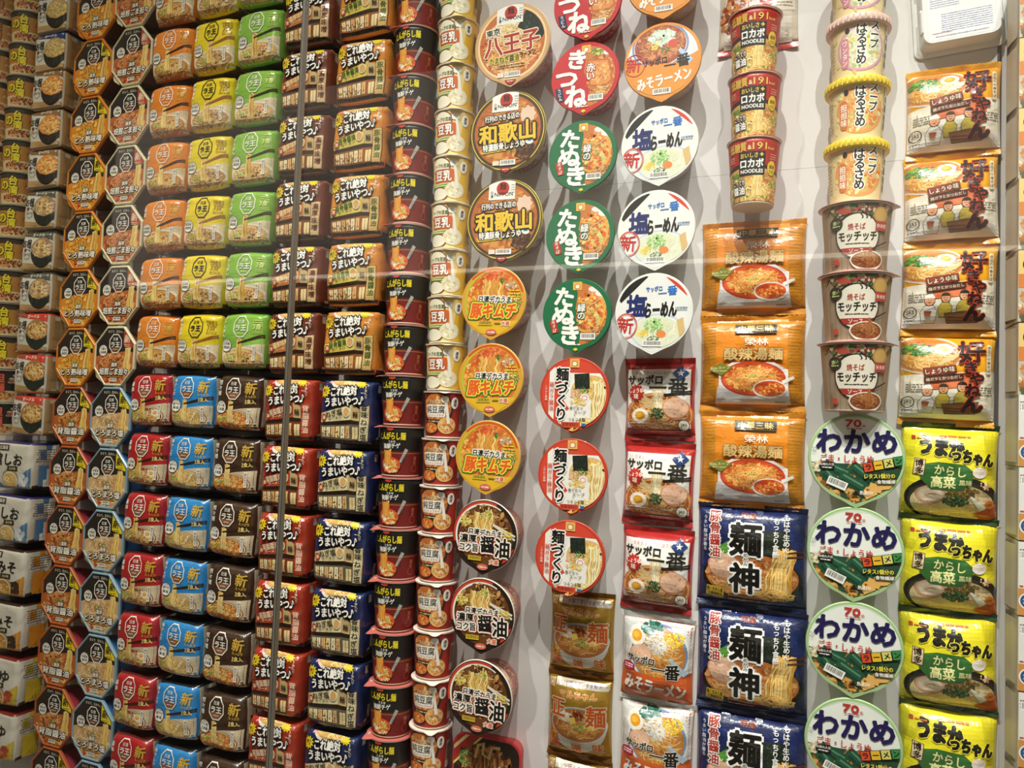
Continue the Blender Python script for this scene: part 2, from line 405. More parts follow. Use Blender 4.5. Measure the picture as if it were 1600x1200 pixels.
def cup_pack(rt, rb, h, art, body, rim, lid, base='efe6d2', lidR=None, lidh=2.0, tab=10, tabdir=-1.9, gap=1.0, skirt=None, lower=None, turn=0):
    ax = (lidR or rt+2.5)+gap; k = 10
    rr = lambda z: rb+(rt-rb)*z/h
    prof = [(rb*.9, 1.6), (rb*.97, 0), (rb+.5, .5), (rb, 3)] + [(rr(h*i/k), h*i/k) for i in range(1, k)] + [(rr(h-3), h-3)]
    cols = [base, base, base] + [(lower if lower and i < 5 else body) for i in range(k+1)]
    P = [('body', lathe(prof, 64, cols, 'z', ax, 'body', 'card')),
         ('rim', lathe([(rt-1, h-4), (rt+1.6, h-3.6), (rt+2.3, h-2.4), (rt+1.6, h-1.2), (rt-1, h-1)], 48, rim, 'z', ax, 'rim', 'card'))]
    L = lidR or rt+2.3
    if skirt:
        P.append(('lid', lathe([(L-1.2, h-skirt), (L, h-skirt+.5), (L, h-1.5), (L-2, h), (L-5, h), (L-6, h-1.2)], 48, lid, 'z', ax, 'lid', 'card')))
    else:
        o = []
        for i in range(48):
            a = 2*PI*i/48; d = abs((a-tabdir+PI) % (2*PI)-PI); r = L+(tab*(1-d/.35)**1.2 if d < .35 else 0); o.append((r*math.cos(a), r*math.sin(a), h-1.2-(4*(1-d/.35) if d < .35 else 0)))
        V = [P3(x, ax-y, z) for x, y, z in o]+[P3(x, ax-y, z+.8) for x, y, z in o]; n = 48
        F = [tuple(range(n-1, -1, -1)), tuple(range(n, 2*n))]+[(i, (i+1) % n, n+(i+1) % n, n+i) for i in range(n)]
        P.append(('lid', mesh('lid', V, F, hx(lid), 'lid')))
    G = 5.0
    def warp(x, y, z, cx, cy):
        i = math.floor(cx/G); t = x/G-i; r = rr(y)+z; a0, a1 = (i*G+turn)/rt, ((i+1)*G+turn)/rt
        return P3(r*(math.sin(a0)*(1-t)+math.sin(a1)*t), ax+r*(math.cos(a0)*(1-t)+math.cos(a1)*t), y)
    P += art.meshes(warp, (G,), 'card')
    return P
def puff(w, h, d, r, bulge, nz, k=0.16, seed=0.0, ns=0.022):
    """surface of a film-wrapped block: (x,y) mm -> 3D"""
    def f(x, y, z=0.0):
        u, v = x/(w/2), y/(h/2); u = max(-1, min(1, u)); v = max(-1, min(1, v))
        X = x*math.sqrt(1-k*v*v/2); Y = y*math.sqrt(1-k*u*u/2)
        qx = max(0, abs(x)-(w/2-r))/r; qy = max(0, abs(y)-(h/2-r))/r; q = min(1, math.hypot(qx, qy))
        o = d-r+r*math.sqrt(max(0, 1-q*q)) + bulge*(1-u*u)*(1-v*v)
        e = .3+1.2*max(abs(u), abs(v))**3
        o += nz*e*noise.noise(Vector((x*ns+seed, y*ns*1.7, seed*3.1)))*(1-.6*q)
        return X, o+z, Y
    return f
def block_pack(w, h, d, art, front, top, side, bottom=None, seed=0.0, fin=9, r=14, bulge=5, nz=3.0, mat='film', sidecols=None, finlen=0.86, seam=None, k=.16):
    S = puff(w, h, d, r, bulge, nz, k=k, seed=seed); N = 22
    V, F, K = [], [], []
    for j in range(N+1):
        for i in range(N+1):
            u, v = 2*i/N-1, 2*j/N-1; u = math.copysign(abs(u)**.8, u); v = math.copysign(abs(v)**.8, v)
            V.append(P3(*S(u*w/2, v*h/2)))
    for j in range(N):
        for i in range(N):
            a = j*(N+1)+i; F.append((a, a+1, a+N+2, a+N+1)); yv = (2*(j+.5)/N-1)
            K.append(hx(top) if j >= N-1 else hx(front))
    ring = [i for i in range(N+1)] + [(j*(N+1)+N) for j in range(1, N+1)] + [N*(N+1)+i for i in range(N-1, -1, -1)] + [j*(N+1) for j in range(N-1, 0, -1)]
    prev = ring; rr = random.Random(int(seed*10)+5); steps = 6; do = d-r
    for st in range(1, steps+1):
        cur = []; t = st/steps
        for q in ring:
            x, y, z = V[q]; x *= 1000; z *= 1000; o = -y*1000*(1-t)+1.0*t
            g = nz*1.1*noise.noise(Vector((x*.03+seed, z*.03, o*.05+seed)))*math.sin(PI*min(1, t*1.0)*.9)
            kx = 1+g/(w/2)-.03*math.sin(PI*t); kz = 1+g/(h/2)-.02*math.sin(PI*t)
            cur.append(len(V)); V.append(P3(x*kx, o, z*kz))
        m = len(ring)
        for i in range(m):
            a, b = i, (i+1) % m; F.append((prev[a], cur[a], cur[b], prev[b])); x = V[ring[a]][0]*1000; z = V[ring[a]][2]*1000
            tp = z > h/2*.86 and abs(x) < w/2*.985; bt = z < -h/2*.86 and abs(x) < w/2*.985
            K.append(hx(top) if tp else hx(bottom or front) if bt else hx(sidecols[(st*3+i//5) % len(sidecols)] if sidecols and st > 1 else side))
        prev = cur
    F.append(tuple(prev)); K.append(hx(side))
    P = [('wrapper', mesh('wrapper', V, F, K, mat, True))]
    for sg in (-1, 1):                                            # crimped end seams standing off both ends
        V, F, K = [], [], []; n = 14
        for j in range(n+1):
            v = 2*j/n-1; y = v*h/2*finlen; b = w/2*.955; L = fin*(1+.35*noise.noise(Vector((v*2.3, seed, sg))))
            o = d*.50+7*noise.noise(Vector((v*1.7+seed, 4.0, sg)))
            for t, e in ((0, 0), (.5, 1.2*(j % 2)), (1, 1.6*((j+1) % 2))):
                V.append(P3(sg*(b+L*t), o-14*t*t+e, y*(1+.06*t)))
        for j in range(n):
            for t in range(2):
                a = j*3+t; F.append((a, a+1, a+4, a+3)); K.append(hx(vary(seam or side, .2, rr)))
        P.append(('end_seam', mesh('end_seam', V, F, K, mat, True)))
    P += art.meshes(facet(S, 6.0, 6.0), (6.0, 6.0), mat)
    return P
def packet(w, h, d, art, front, seal, seed=0.0, sl=9, mat='film', back=None, pinch=0.03, p=2.6, nz=2.2, sidestrip=0):
    hb = h-2*sl
    def S(x, y, z=0.0):
        u, v = x/(w/2), y/(hb/2); uu, vv = min(1, abs(u)), min(1, abs(v))
        o = 2.0+(d-2)*((1-uu**p)**.62)*((1-vv**p)**.62)
        o += nz*noise.noise(Vector((x*.03+seed, y*.045, seed)))*min(1, (o-2)/6)
        X = x*(1-pinch*(1-vv*vv))
        return X, o+z, y
    V, F, K = [], [], []; N = 24
    for j in range(N+1):
        for i in range(N+1):
            u, v = 2*i/N-1, 2*j/N-1; V.append(P3(*S(u*w/2, v*hb/2)))
    for j in range(N):
        for i in range(N):
            a = j*(N+1)+i; F.append((a, a+1, a+N+2, a+N+1)); K.append(hx(front))
    ring = list(range(N+1)) + [j*(N+1)+N for j in range(1, N+1)] + [N*(N+1)+i for i in range(N-1, -1, -1)] + [j*(N+1) for j in range(N-1, 0, -1)]
    b0 = len(V)
    for q in ring: V.append((V[q][0], -.0006, V[q][2]))
    m = len(ring)
    for i in range(m): F.append((ring[i], b0+i, b0+(i+1) % m, ring[(i+1) % m])); K.append(hx(back or front))
    F.append(tuple(range(b0, b0+m))); K.append(hx(back or front))
    P = [('pouch', mesh('pouch', V, F, K, mat, True))]
    for sg, nm in ((1, 'top_seal'), (-1, 'bottom_seal')):
        V, F, K = [], [], []; n = 46; rows = 4
        for j in range(rows+1):
            for i in range(n+1):
                u = 2*i/n-1; t = j/rows; y = sg*(hb/2-0.6+(sl+.6)*t); zz = (0.9*((i+j) % 2) if j == rows else 0)
                cur = 6.0*noise.noise(Vector((u*1.6+seed, sg*2.0, .3)))*t + 3*t*t*noise.noise(Vector((u*4, seed, sg)))
                V.append(P3(u*w/2*(1+.012*t), max(.9, 2.2+(.6 if j % 2 else 0)+3*t+cur), y+sg*zz))
        for j in range(rows):
            for i in range(n):
                a = j*(n+1)+i; q = (a, a+1, a+n+2, a+n+1); F.append(q if sg > 0 else q[::-1]); K.append(hx(seal))
        P.append((nm, mesh(nm, V, F, K, mat, True)))
    P += art.meshes(facet(S, 6.0, 6.0), (6.0, 6.0), mat)
    return P

# ------------------------------------------------------------------ placing: one Empty per pack, its parts are its children
ORD = ['topmost', 'second', 'third', 'fourth', 'fifth', 'sixth', 'seventh', 'eighth', 'ninth', 'tenth', 'eleventh', 'twelfth', 'thirteenth', 'fourteenth', 'fifteenth', 'sixteenth', 'seventeenth', 'eighteenth']
SOLID = {'body', 'rim', 'lid', 'pull_tab', 'wrapper', 'end_seam', 'pouch', 'top_seal', 'bottom_seal', 'tray_shell', 'side_rib', 'carton_body', 'end_flap', 'side_print', 'lid_ribs'}
HOSTS = ('lid', 'wrapper', 'pouch', 'tray_shell', 'carton_body', 'body')
def place(name, parts, x, z, label, cat, group=None, tilt=0.0, lean=0.0, yaw=0.0):
    e = bpy.data.objects.new(name, None); C.objects.link(e); e.empty_display_size = 0.02
    e.location = (x, -0.0004, z); e.rotation_euler = (math.radians(lean), math.radians(tilt), math.radians(yaw))
    if len(label.split()) > 16: print('LONG', label)
    e['label'] = label; e['category'] = cat
    if group: e['group'] = group
    host = None; names = [q[0] for q in parts]; hn = next(h_ for h_ in HOSTS if h_ in names and not (h_ == 'lid' and cat.endswith('cup')))
    for nm, me in sorted(parts, key=lambda q: q[0] != hn):
        o = bpy.data.objects.new(nm, me); C.objects.link(o); o.parent = e if nm in SOLID or host is None else host
        if nm == hn: host = o
        if nm in JOINED: o['kind'] = 'stuff'
    return e
def column(name, parts, pos, desc, cat, group, jit=0.8, start=0, tail='from the top of its column', jx=0.0, yawj=0.0, yaw=0.0):
    for i, (x, z) in enumerate(pos):
        if len(pos) == 1: lab = desc
        elif len(pos) == 2: lab = f'{desc}, {("upper", "lower")[i]} of the two'
        elif len(pos) == 3: lab = f'{desc}, {("upper", "middle", "lower")[i]} of three'
        else: lab = f'{desc}, {"topmost" if i == 0 else ORD[i]+" from top"} of {len(pos)}'
        place(name, parts, x+RND.uniform(-jx, jx), CAM_Z+z, lab, cat, group, RND.uniform(-jit, jit), 0, yaw+RND.uniform(-yawj, yawj))
def col_z(x, z0, dz, n, x1=None): return [(x+((x1 if x1 is not None else x)-x)*i/max(1, n-1), z0-dz*i) for i in range(n)]

# ------------------------------------------------------------------ the setting
def setting():
    w = obj('wall_back', None, None, kind='structure'); w['label'] = 'pale painted back wall of the display case'
    SX, SZ = 0.284, CAM_Z+0.478
    box('wall_board', -3.2, 1.3, 0.004, 0.06, 0, 3.3, 'groove', w)
    for x0, x1 in ((-3.2, SX-.0035), (SX+.0035, 1.3)):
        for z0, z1 in ((0.0, SZ-.00025), (SZ+.00025, 3.3)):
            box('wall_panel', x0, x1, 0.0, 0.005, z0, z1, 'wall', w)
    box('floor', -6, 6, -6, 0.06, -0.05, 0, 'floor', None, kind='structure')
    box('wall_left', -3.25, -3.2, GLASS_Y, 0.06, 0, 3.3, 'wall', None, kind='structure')
    box('wall_right', 1.3, 1.35, GLASS_Y, 0.06, 0, 3.3, 'wall', None, kind='structure')
    box('ceiling', -6, 6, -5.1, 0.06, LAMP_Z, LAMP_Z+.06, 'hall', None, kind='structure')
    box('trim_7', -3.25, 1.35, -.02, 0.0, 3.3, LAMP_Z, 'wall', None, kind='structure')
    # opposite side of the hall, seen only as a faint reflection in the glass
    box('wall_opposite', -6, 6, -5.1, -5.0, 0, 2.5, 'hall', None, kind='structure')
    box('trim_8', -6.1, -6, -5.1, GLASS_Y-.3, 0, LAMP_Z, 'hall', None, kind='structure')  # dark side wall added to keep bright haze out of the left reflections
    s = box('light_strip', -5.5, 5.5, -4.98, -4.92, 2.512, 2.528, 'strip')
    s['label'] = 'long thin warm light strip running along the opposite hall wall'; s['category'] = 'lamp'
    for i, x in enumerate((-3.0, -1.9, 0.2, 1.1, 2.6)):
        box('trim_%d' % (i+2), x, x+.55, -5.0, -4.97, 0.9, 1.75, 'dark', None, kind='structure')
    JX = -0.539
    for i, (x0, x1) in enumerate(((-3.2, JX-.0013), (JX+.0013, 1.3))):
        g = obj('window_%d' % (i+1), None, None, kind='structure'); g['label'] = ('left' if i == 0 else 'right')+' clear glass front pane of the display case'
        box('pane', x0, x1, GLASS_Y-.0025, GLASS_Y+.0025, 0.02, 3.28, 'glass', g)
    t = obj('trim_1', None, None, kind='structure')
    box('sealant', JX-.0013, JX+.0013, GLASS_Y-.0028, GLASS_Y+.0028, 0, 3.3, 'seal', t)
    for sg in (-1, 1): box('edge_strip', JX+sg*.0018-.0005, JX+sg*.0018+.0005, GLASS_Y-.0031, GLASS_Y+.0031, 0, 3.3, 'metal', t)
    for i, (x, wt) in enumerate(LAMP_POS):
        e = obj('spot_lamp', None); e.location = (x, LAMP_Y, LAMP_Z)
        e['label'] = f'small warm ceiling spot lamp over the glass front, {["first", "second", "third", "fourth", "fifth", "sixth"][i]} from the left'; e['category'] = 'lamp'; e['group'] = 'case spot lamps'
        def can(nm, prof, mt):
            V, F = [], []; n = 20
            for r, h in prof:
                for k in range(n): V.append((r*math.cos(2*PI*k/n), r*math.sin(2*PI*k/n), h))
            for j in range(len(prof)-1):
                for k in range(n): F.append((j*n+k, j*n+(k+1) % n, (j+1)*n+(k+1) % n, (j+1)*n+k))
            if mt == 'lamp': F.append(tuple(range(n)))
            return obj(nm, mesh(nm, V, F, None, mt), e)
        can('housing', [(.045, 0), (.045, -.12), (.040, -.12), (.036, -.08)], 'metal'); can('lens', [(.034, -.095), (.0, -.090)], 'lamp')
        ld = bpy.data.lights.new('spot_light', 'SPOT'); ld.energy = wt; ld.color = LAMP_COL if x > -1 else LAMP_COL_W; ld.spot_size = math.radians(72); ld.spot_blend = 1.0; ld.shadow_soft_size = 0.022
        lo = bpy.data.objects.new('spot_light', ld); C.objects.link(lo); lo.parent = e; lo.location = (0, 0, -.135)
        lo.rotation_euler = (math.radians(17.3), 0, 0)
setting()

# ------------------------------------------------------------------ print shared by several packs
def logo(a, cx, cy, w, h, line='f6f2ea', fill=None, low=None):
    o = octa(cx, cy, w, h)
    if fill: a.conv(o, fill, 'emblem')
    if low: a.conv(halfcut(octa(cx, cy, w*.96, h*.96), 0, 1, cy-h*.17), low, 'emblem')
    a.outline(o, w*.065, line, 'emblem')
    a.text('日清', cx, cy+h*.25, h*.19, line, .03); a.text('ラ王', cx, cy-h*.06, h*.33, line, .06, w=w*.74)
    a.lines(cx, cy-h*.32, w*.4, 1, 2, h*.035, line)
def badge(a, cx, cy, r, t1, t2):
    a.ell(cx, cy, r, r, '2b241e', 'badge'); a.ell(cx, cy, r*.93, r*.93, 'f2eee4', 'badge')
    a.text(t1, cx, cy+r*.28, r*.48, '2a2520', .03, w=r*1.35); a.text(t2, cx, cy-r*.30, r*.48, '2a2520', .03, w=r*1.25)
    a.lines(cx, cy+r*.72, r*.7, 1, 2, r*.12, '8a8378')

# ---- octagonal bowls
def oct_pack(rim, name, pal, banner, body, badge_t, seed, rim2=None):
    W, H, D = 140, 152, 78; a = Art(octa(0, 0, W-13, H-13), seed)
    a.conv(octa(0, 0, W-12, H-12), '2a241f')
    a.poly([(-70, -4), (-40, 6), (0, 8), (45, 14), (70, 8), (70, -80), (-70, -80)], pal[0], 'food_picture')
    a.specks(0, -35, 62, 42, 150, pal, 3, 10); a.strands(-12, -30, 44, 36, 46, pal, 2.4)
    a.specks(-18, -14, 22, 14, 30, [pal[1], pal[2]], 3, 7)
    a.scallion(-2, -14, 15, 9, 26, ('3c5a2c', '55702f', '2c4026') if seed % 2 else ('7da24a', 'a9bd62', '55702f'))
    a.lift(42, -38, 20, 24, 9, lean=4)
    a.text('まるで、生めん。', 0, 63, 8, 'e9dfc8', .01, w=50)
    logo(a, 2, 32, 40, 46, low='6d4a34')
    badge(a, -39, 14, 15, *badge_t)
    bc, bt = banner
    a.conv([(30, 72), (62, 72), (70, 20), (30, 28)], bc, 'banner'); a.text('新', 43, 44, 22, bt, .05, shear=.15); a.lines(44, 29, 20, 2, 4, 2, bt)
    a.text('濃厚', 2, -22, 11, 'f6f0e4', .04, ol=[('2a1d14', 1.2)]); a.text(name, 1, -39, 19, 'fbf7ee', .045, ol=[('3a2415', 1.7)], w=96, shear=.08)
    a.rect(0, -52, 62, 3, 'a8742c'); a.barcode(2, -60, 24, 9); a.ell(-20, -60, 5, 4, 'd8452e', 'emblem')
    V, F, K = [], [], []; rings = [(W*.72, H*.72, .6), (W*.75, H*.75, 10), (W*.9, H*.9, D-8), (W*.93, H*.93, D-5)]
    for w_, h_, o in rings: V += [P3(x, o, y) for x, y in octa(0, 0, w_, h_)]
    for j in range(3):
        for i in range(8): F.append((j*8+i, (j+1)*8+i, (j+1)*8+(i+1) % 8, j*8+(i+1) % 8)); K.append(hx(body if (i+j) % 3 else vary(body, .15)))
    F.append(tuple(range(8))); K.append(hx(body))
    A, B, B2, C2 = octa(0, 0, W, H), octa(0, 0, W-4, H-4), octa(0, 0, W-9, H-9), octa(0, 0, W-12, H-12); rv, rf = [], []
    for p, o in ((A, D-6), (A, D-1), (B, D+1.4), (B2, D+1.4), (C2, D-.5)): rv += [P3(x, o, y) for x, y in p]
    for j in range(4):
        for i in range(8): rf.append((j*8+i, (j+1)*8+i, (j+1)*8+(i+1) % 8, j*8+(i+1) % 8))
    tb = [(-W*.42-8, -H*.36), (-W*.34, -H*.44), (-W*.34, -H*.30), (-W*.46, -H*.20), (-W*.5-6, -H*.24)]
    P = [('body', mesh('body', V, F, K, 'card')), ('rim', mesh('rim', rv, rf, hx(rim), 'lid')), ('lid', slab(octa(0, 0, W-10, H-10), D-2.5, D-.4, '2a241f', 'lid')),
         ('pull_tab', slab(tb, D-8, D-7.2, rim2 or rim, 'pull_tab'))]
    return P + a.meshes(lambda x, y, z: P3(x, D-.4+z, y), None, 'lid')
PK = {}
PK['oA1'] = oct_pack('d98224', 'とろ熟味噌', ['d98a2a', 'e8b445', 'c46c22', 'f0c964'], ('e8d22c', '2a2010'), '7a4628', ('北海道産', '味噌使用'), 2)
PK['oB1'] = oct_pack('e4dcb8', '焙煎ごま担々', ['b8683a', 'd88a52', '9a4a26', 'e2a868'], ('b8452f', 'f0d8c0'), '6e4a34', ('三種の', '肉味噌'), 3)
PK['oA2'] = oct_pack('b35a2a', '背脂醤油', ['b4622a', 'd8904a', '8a4420', 'e8b878'], ('e8d22c', '2a2010'), 'a33040', ('和歌山県', '醤油使用'), 4)
PK['oB2'] = oct_pack('86a6b8', 'とろまろ塩', ['d0a878', 'e2c494', 'c2905c', 'e8d4a8'], ('e8d22c', '2a2010'), '2f6aa8', ('赤穂塩', '使用'), 5, 'd9c48a')
DZ = .1540
column('octagonal_noodle_bowl', PK['oA1'], col_z(-1.793, 1.035, DZ, 7), 'orange-rimmed octagonal noodle bowl with black lid', 'noodle bowl', 'orange-rimmed octagonal bowls', .4)
column('octagonal_noodle_bowl', PK['oA2'], col_z(-1.793, -.043, DZ, 7), 'rust-rimmed octagonal noodle bowl with yellow corner banner', 'noodle bowl', 'rust-rimmed octagonal bowls', .4)
column('octagonal_noodle_bowl', PK['oB1'], col_z(-1.653, 1.047, .1555, 7), 'cream-rimmed octagonal noodle bowl with red corner banner', 'noodle bowl', 'cream-rimmed octagonal bowls', .4)
column('octagonal_noodle_bowl', PK['oB2'], col_z(-1.655, -.041, .1555, 7), 'blue-rimmed octagonal noodle bowl with yellow corner banner', 'noodle bowl', 'blue-rimmed octagonal bowls', .4)

# ---- three-serving film packs
def tri_pack(bgc, vt, bt, food, seed, new=False, line='f6f2ea', top=None, gold='d8b04a', veg=('3f8a3c', '6fb04a')):
    W, H, D = 127, 131, 100; a = Art([(-62, -63), (62, -63), (62, 62), (-62, 62)], seed)
    a.conv([(-63, -22), (63, -2), (63, -66), (-63, -66)], 'd9c8a8', 'food_picture')
    a.conv([(-63, 4), (63, 4), (63, -8), (20, -12), (-63, -26)], bgc)
    bx = -8 if new else 2
    a.bowl(bx+4, -42, 58, 26, food[0], 'efe6d4' if not new else '8a5a38', 'b08a60', 6, 46, inner='e8dcc4', w=2.2)
    a.specks(bx+26, -34, 18, 9, 26, food[1:], 2, 5); a.scallion(bx-26, -40, 14, 8, 24, veg); a.specks(bx-4, -52, 30, 8, 30, food, 2, 6)
    if seed in (24,): a.egg(28, -32, 11)
    a.lift(bx-4, -46, 2, 19, 9, lean=2)
    a.chop(bx-6, -6, 64, 14, 3, '3a2418' if line != '2a241c' else 'a86a3a', 5)
    logo(a, -6 if new else 2, 32, 40, 48, line, low='8a5a3a' if new else None)
    a.text(vt, -47, 34, 12 if len(vt) < 4 else 10, line if line[0] == 'f' else 'f6f2ea', .03, vert=True, gap=1.08)
    if new:
        a.text('新', 42, 36, 30, gold, .05, shear=.15); a.text('たっぷり', 42, 17, 8, gold, .03, w=26); a.text('3食入', 43, 5, 11, 'e9d48a', .04, w=26)
        a.line([(30, -1), (56, 3)], 1.2, gold, 'lettering')
    else:
        a.text('3食', 47, 32, 15, gold, .03, shear=.2); a.lines(47, 48, 24, 3, 5, 2.4, gold); a.lines(47, 22, 24, 2, 4, 1.8, gold)
    badge(a, -38, -12, 15.5, *bt)
    a.rect(42, -30, 9, 36, 'efe8da', 0, 'banner'); a.text('細めんです', 42, -30, 6.2, '3a3028', .01, vert=True)
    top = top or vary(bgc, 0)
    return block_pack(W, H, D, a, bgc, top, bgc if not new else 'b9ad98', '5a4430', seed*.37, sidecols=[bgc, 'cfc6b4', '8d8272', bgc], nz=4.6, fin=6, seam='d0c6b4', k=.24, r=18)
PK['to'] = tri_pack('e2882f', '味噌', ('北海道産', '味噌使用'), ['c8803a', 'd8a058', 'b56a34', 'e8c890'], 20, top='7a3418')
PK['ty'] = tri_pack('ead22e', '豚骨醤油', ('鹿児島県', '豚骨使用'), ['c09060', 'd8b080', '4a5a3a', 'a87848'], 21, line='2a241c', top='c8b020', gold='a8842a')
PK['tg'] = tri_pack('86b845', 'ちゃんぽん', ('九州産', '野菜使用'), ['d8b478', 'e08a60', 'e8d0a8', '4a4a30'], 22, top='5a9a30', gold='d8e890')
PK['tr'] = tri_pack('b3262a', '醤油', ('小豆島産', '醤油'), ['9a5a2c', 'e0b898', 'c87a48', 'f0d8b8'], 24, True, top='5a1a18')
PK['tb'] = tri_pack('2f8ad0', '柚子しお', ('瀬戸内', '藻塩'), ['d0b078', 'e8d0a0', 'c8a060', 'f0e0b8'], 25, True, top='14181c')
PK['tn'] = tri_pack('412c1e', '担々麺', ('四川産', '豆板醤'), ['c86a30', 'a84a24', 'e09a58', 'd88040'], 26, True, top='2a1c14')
for key, x, dsc in (('to', -1.500, 'orange film-wrapped noodle multipack with white octagon logo'), ('ty', -1.366, 'yellow film-wrapped noodle multipack with dark octagon logo'), ('tg', -1.231, 'green film-wrapped noodle multipack with white octagon logo')):
    column('noodle_multipack', PK[key], col_z(x, 1.011, .1435, 7), dsc, 'noodle pack', dsc.split(' with')[0]+'s', 1.9)
for key, x, dsc in (('tr', -1.507, 'red film-wrapped noodle multipack with gold brush character'), ('tb', -1.374, 'bright blue film-wrapped noodle multipack with octagon logo'), ('tn', -1.236, 'dark brown film-wrapped noodle multipack with octagon logo')):
    column('noodle_multipack', PK[key], col_z(x, .006, .1448, 7), dsc, 'noodle pack', dsc.split(' with')[0]+'s', 1.9)

# ---- packs with a shop front
def shop_pack(bgc, sign, sign2, seed, wall_c, sign_bg='e8d8a8', sign_fg='3a2a1c', tower_bg='ecdcb4', top=None, accent='e8d22c', tower_fg=None):
    W, H, D = 134, 140, 96; a = Art([(-66, -67), (66, -67), (66, 68), (-66, 68)], seed)
    a.conv([(-67, 69), (67, 69), (67, 56), (-67, 56)], vary(bgc, .1, a.r))
    a.bowl(-4, 72, 40, 17, 'd8a868', 'f2ece0', 'f2ece0', 8, 20, w=2); a.specks(-38, 66, 8, 6, 8, ['e88a98', 'f0b0b8'], 2, 4); a.poly(star(40, 62, 15, 9, 9, .3, .6), accent, 'burst')
    # building
    a.poly([(-60, -4), (20, 18), (20, -16), (-60, -26)], sign_bg, 'shop_picture'); a.poly([(20, 18), (40, 8), (40, -18), (20, -16)], vary(sign_bg, .0, a.r) if False else 'c8ac78', 'shop_picture')
    a.outline([(-60, -4), (20, 18), (20, -16), (-60, -26)], 1.4, '4a3420', 'shop_picture')
    a.poly([(-64, -26), (20, -16), (46, -18), (46, -26), (20, -25), (-64, -33)], '2a1c14', 'shop_picture')
    a.poly([(-60, -33), (20, -25), (20, -60), (-60, -60)], wall_c, 'shop_picture'); a.poly([(20, -25), (44, -26), (44, -60), (20, -60)], vary(wall_c, .0), 'shop_picture')
    for i in range(6):
        x = -54+i*12.4; a.conv([(x, -36+i*1.3), (x+9.5, -35+i*1.3), (x+9.5, -56), (x, -56)], ['f4dca0', 'f8ecc4', 'e8b878'][i % 3], 'shop_picture'); a.rect(x+4.7, -45, .9, 20, '5a3a24', 0, 'shop_picture')
    a.specks(-20, -48, 36, 8, 30, ['a86a3a', '8a4a2a', 'e8c890', '5a3020'], 1.2, 3); a.rect(32, -44, 14, 26, 'f0d8a0', 0, 'shop_picture'); a.rect(32, -44, 1, 26, '5a3a24', 0, 'shop_picture')
    a.rect(0, -64, 134, 9, '2a1c16', 0, 'shop_picture'); a.specks(0, -64, 60, 3, 16, ['4a3424', '1a1210'], 2, 6)
    a.text(sign, -24, -3, 15, sign_fg, .035, w=44, rot=14); a.text('ラーメン', -20, -13.5, 8, sign_fg, .03, w=36, rot=12); a.ell(-50, -14, 7, 8, 'a83a2a', 'shop_picture'); a.text('濃', -50, -14, 9, 'f0d8a8', .03)
    a.ell(8, 1, 9, 11, 'f0e4c4', 'shop_picture'); a.ell(8, 1, 7, 9, 'd8a868', 'shop_picture'); a.text('麺', 30, -4, 14, '3a2418', .03, w=13)
    a.poly([(42, 14), (62, 17), (62, -62), (42, -60)], tower_bg, 'shop_picture'); a.outline([(42, 14), (62, 17), (62, -62), (42, -60)], 1.0, '6a4a2a', 'shop_picture')
    a.text(sign2, 52, -20, 15.5, tower_fg or sign_fg, .045, vert=True, gap=1.04)
    a.poly(star(-52, 44, 15, 9.5, 11, .2), accent, 'burst'); a.text('濃さ', -52, 47, 7, '8a2a1a', .05, rot=12); a.text('うま', -52, 40, 6, '8a2a1a', .05, rot=12)
    a.text('これ絶対', -2, 46, 22, 'fbf8f2', .07, ol=[('1c1614', 2.6)], w=66, rot=5); a.text('うまいやつ', -6, 23, 22, 'fbf8f2', .07, ol=[('1c1614', 2.6)], w=84, rot=5); a.note(43, 28, 20, 'fbf8f2', '1c1614')
    a.lines(48, 44, 12, 1, 3, 2, 'f2ead8'); a.text('3食入り', 54, 46, 7, 'f2ead8', .02, vert=True, rot=0)
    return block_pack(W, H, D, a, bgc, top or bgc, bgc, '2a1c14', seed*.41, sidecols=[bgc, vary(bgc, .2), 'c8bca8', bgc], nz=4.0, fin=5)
PK['sb'] = shop_pack('6a2f1e', '濃厚味噌', '濃厚味噌', 31, '7a4426', 'c87a44', 'f0d8a0', 'd8b888', '8a4a30', tower_fg='5a1f14')
PK['so'] = shop_pack('d88a34', '豚骨醤油', '豚骨醤油', 32, '9a5a2c', 'dcc45a', '2f5a24', 'e8c078', 'e09a44')
PK['sr'] = shop_pack('a8341f', '背脂醤油', '背脂醤油', 33, '7a3a22', 'b8482c', 'f0e0c0', 'b03a26', 'b8402a', tower_fg='f0d4bc')
PK['sn'] = shop_pack('1e2a58', 'ねぎ塩', '香味ねぎ塩', 34, '6a6458', 'e0d2a4', '2a241c', 'e0d4ac', '24305e')
for key, x, z0, dsc in (('sb', -1.093, .897, 'brown noodle multipack printed with a ramen shop front'), ('so', -.941, .897, 'orange noodle multipack printed with a ramen shop front'), ('sr', -1.094, -.006, 'red noodle multipack printed with a ramen shop front'), ('sn', -.942, -.006, 'navy noodle multipack printed with a ramen shop front')):
    column('noodle_multipack', PK[key], col_z(x, z0, .1504, 6), dsc, 'noodle pack', dsc.replace('multipack', 'multipacks'), 1.2)

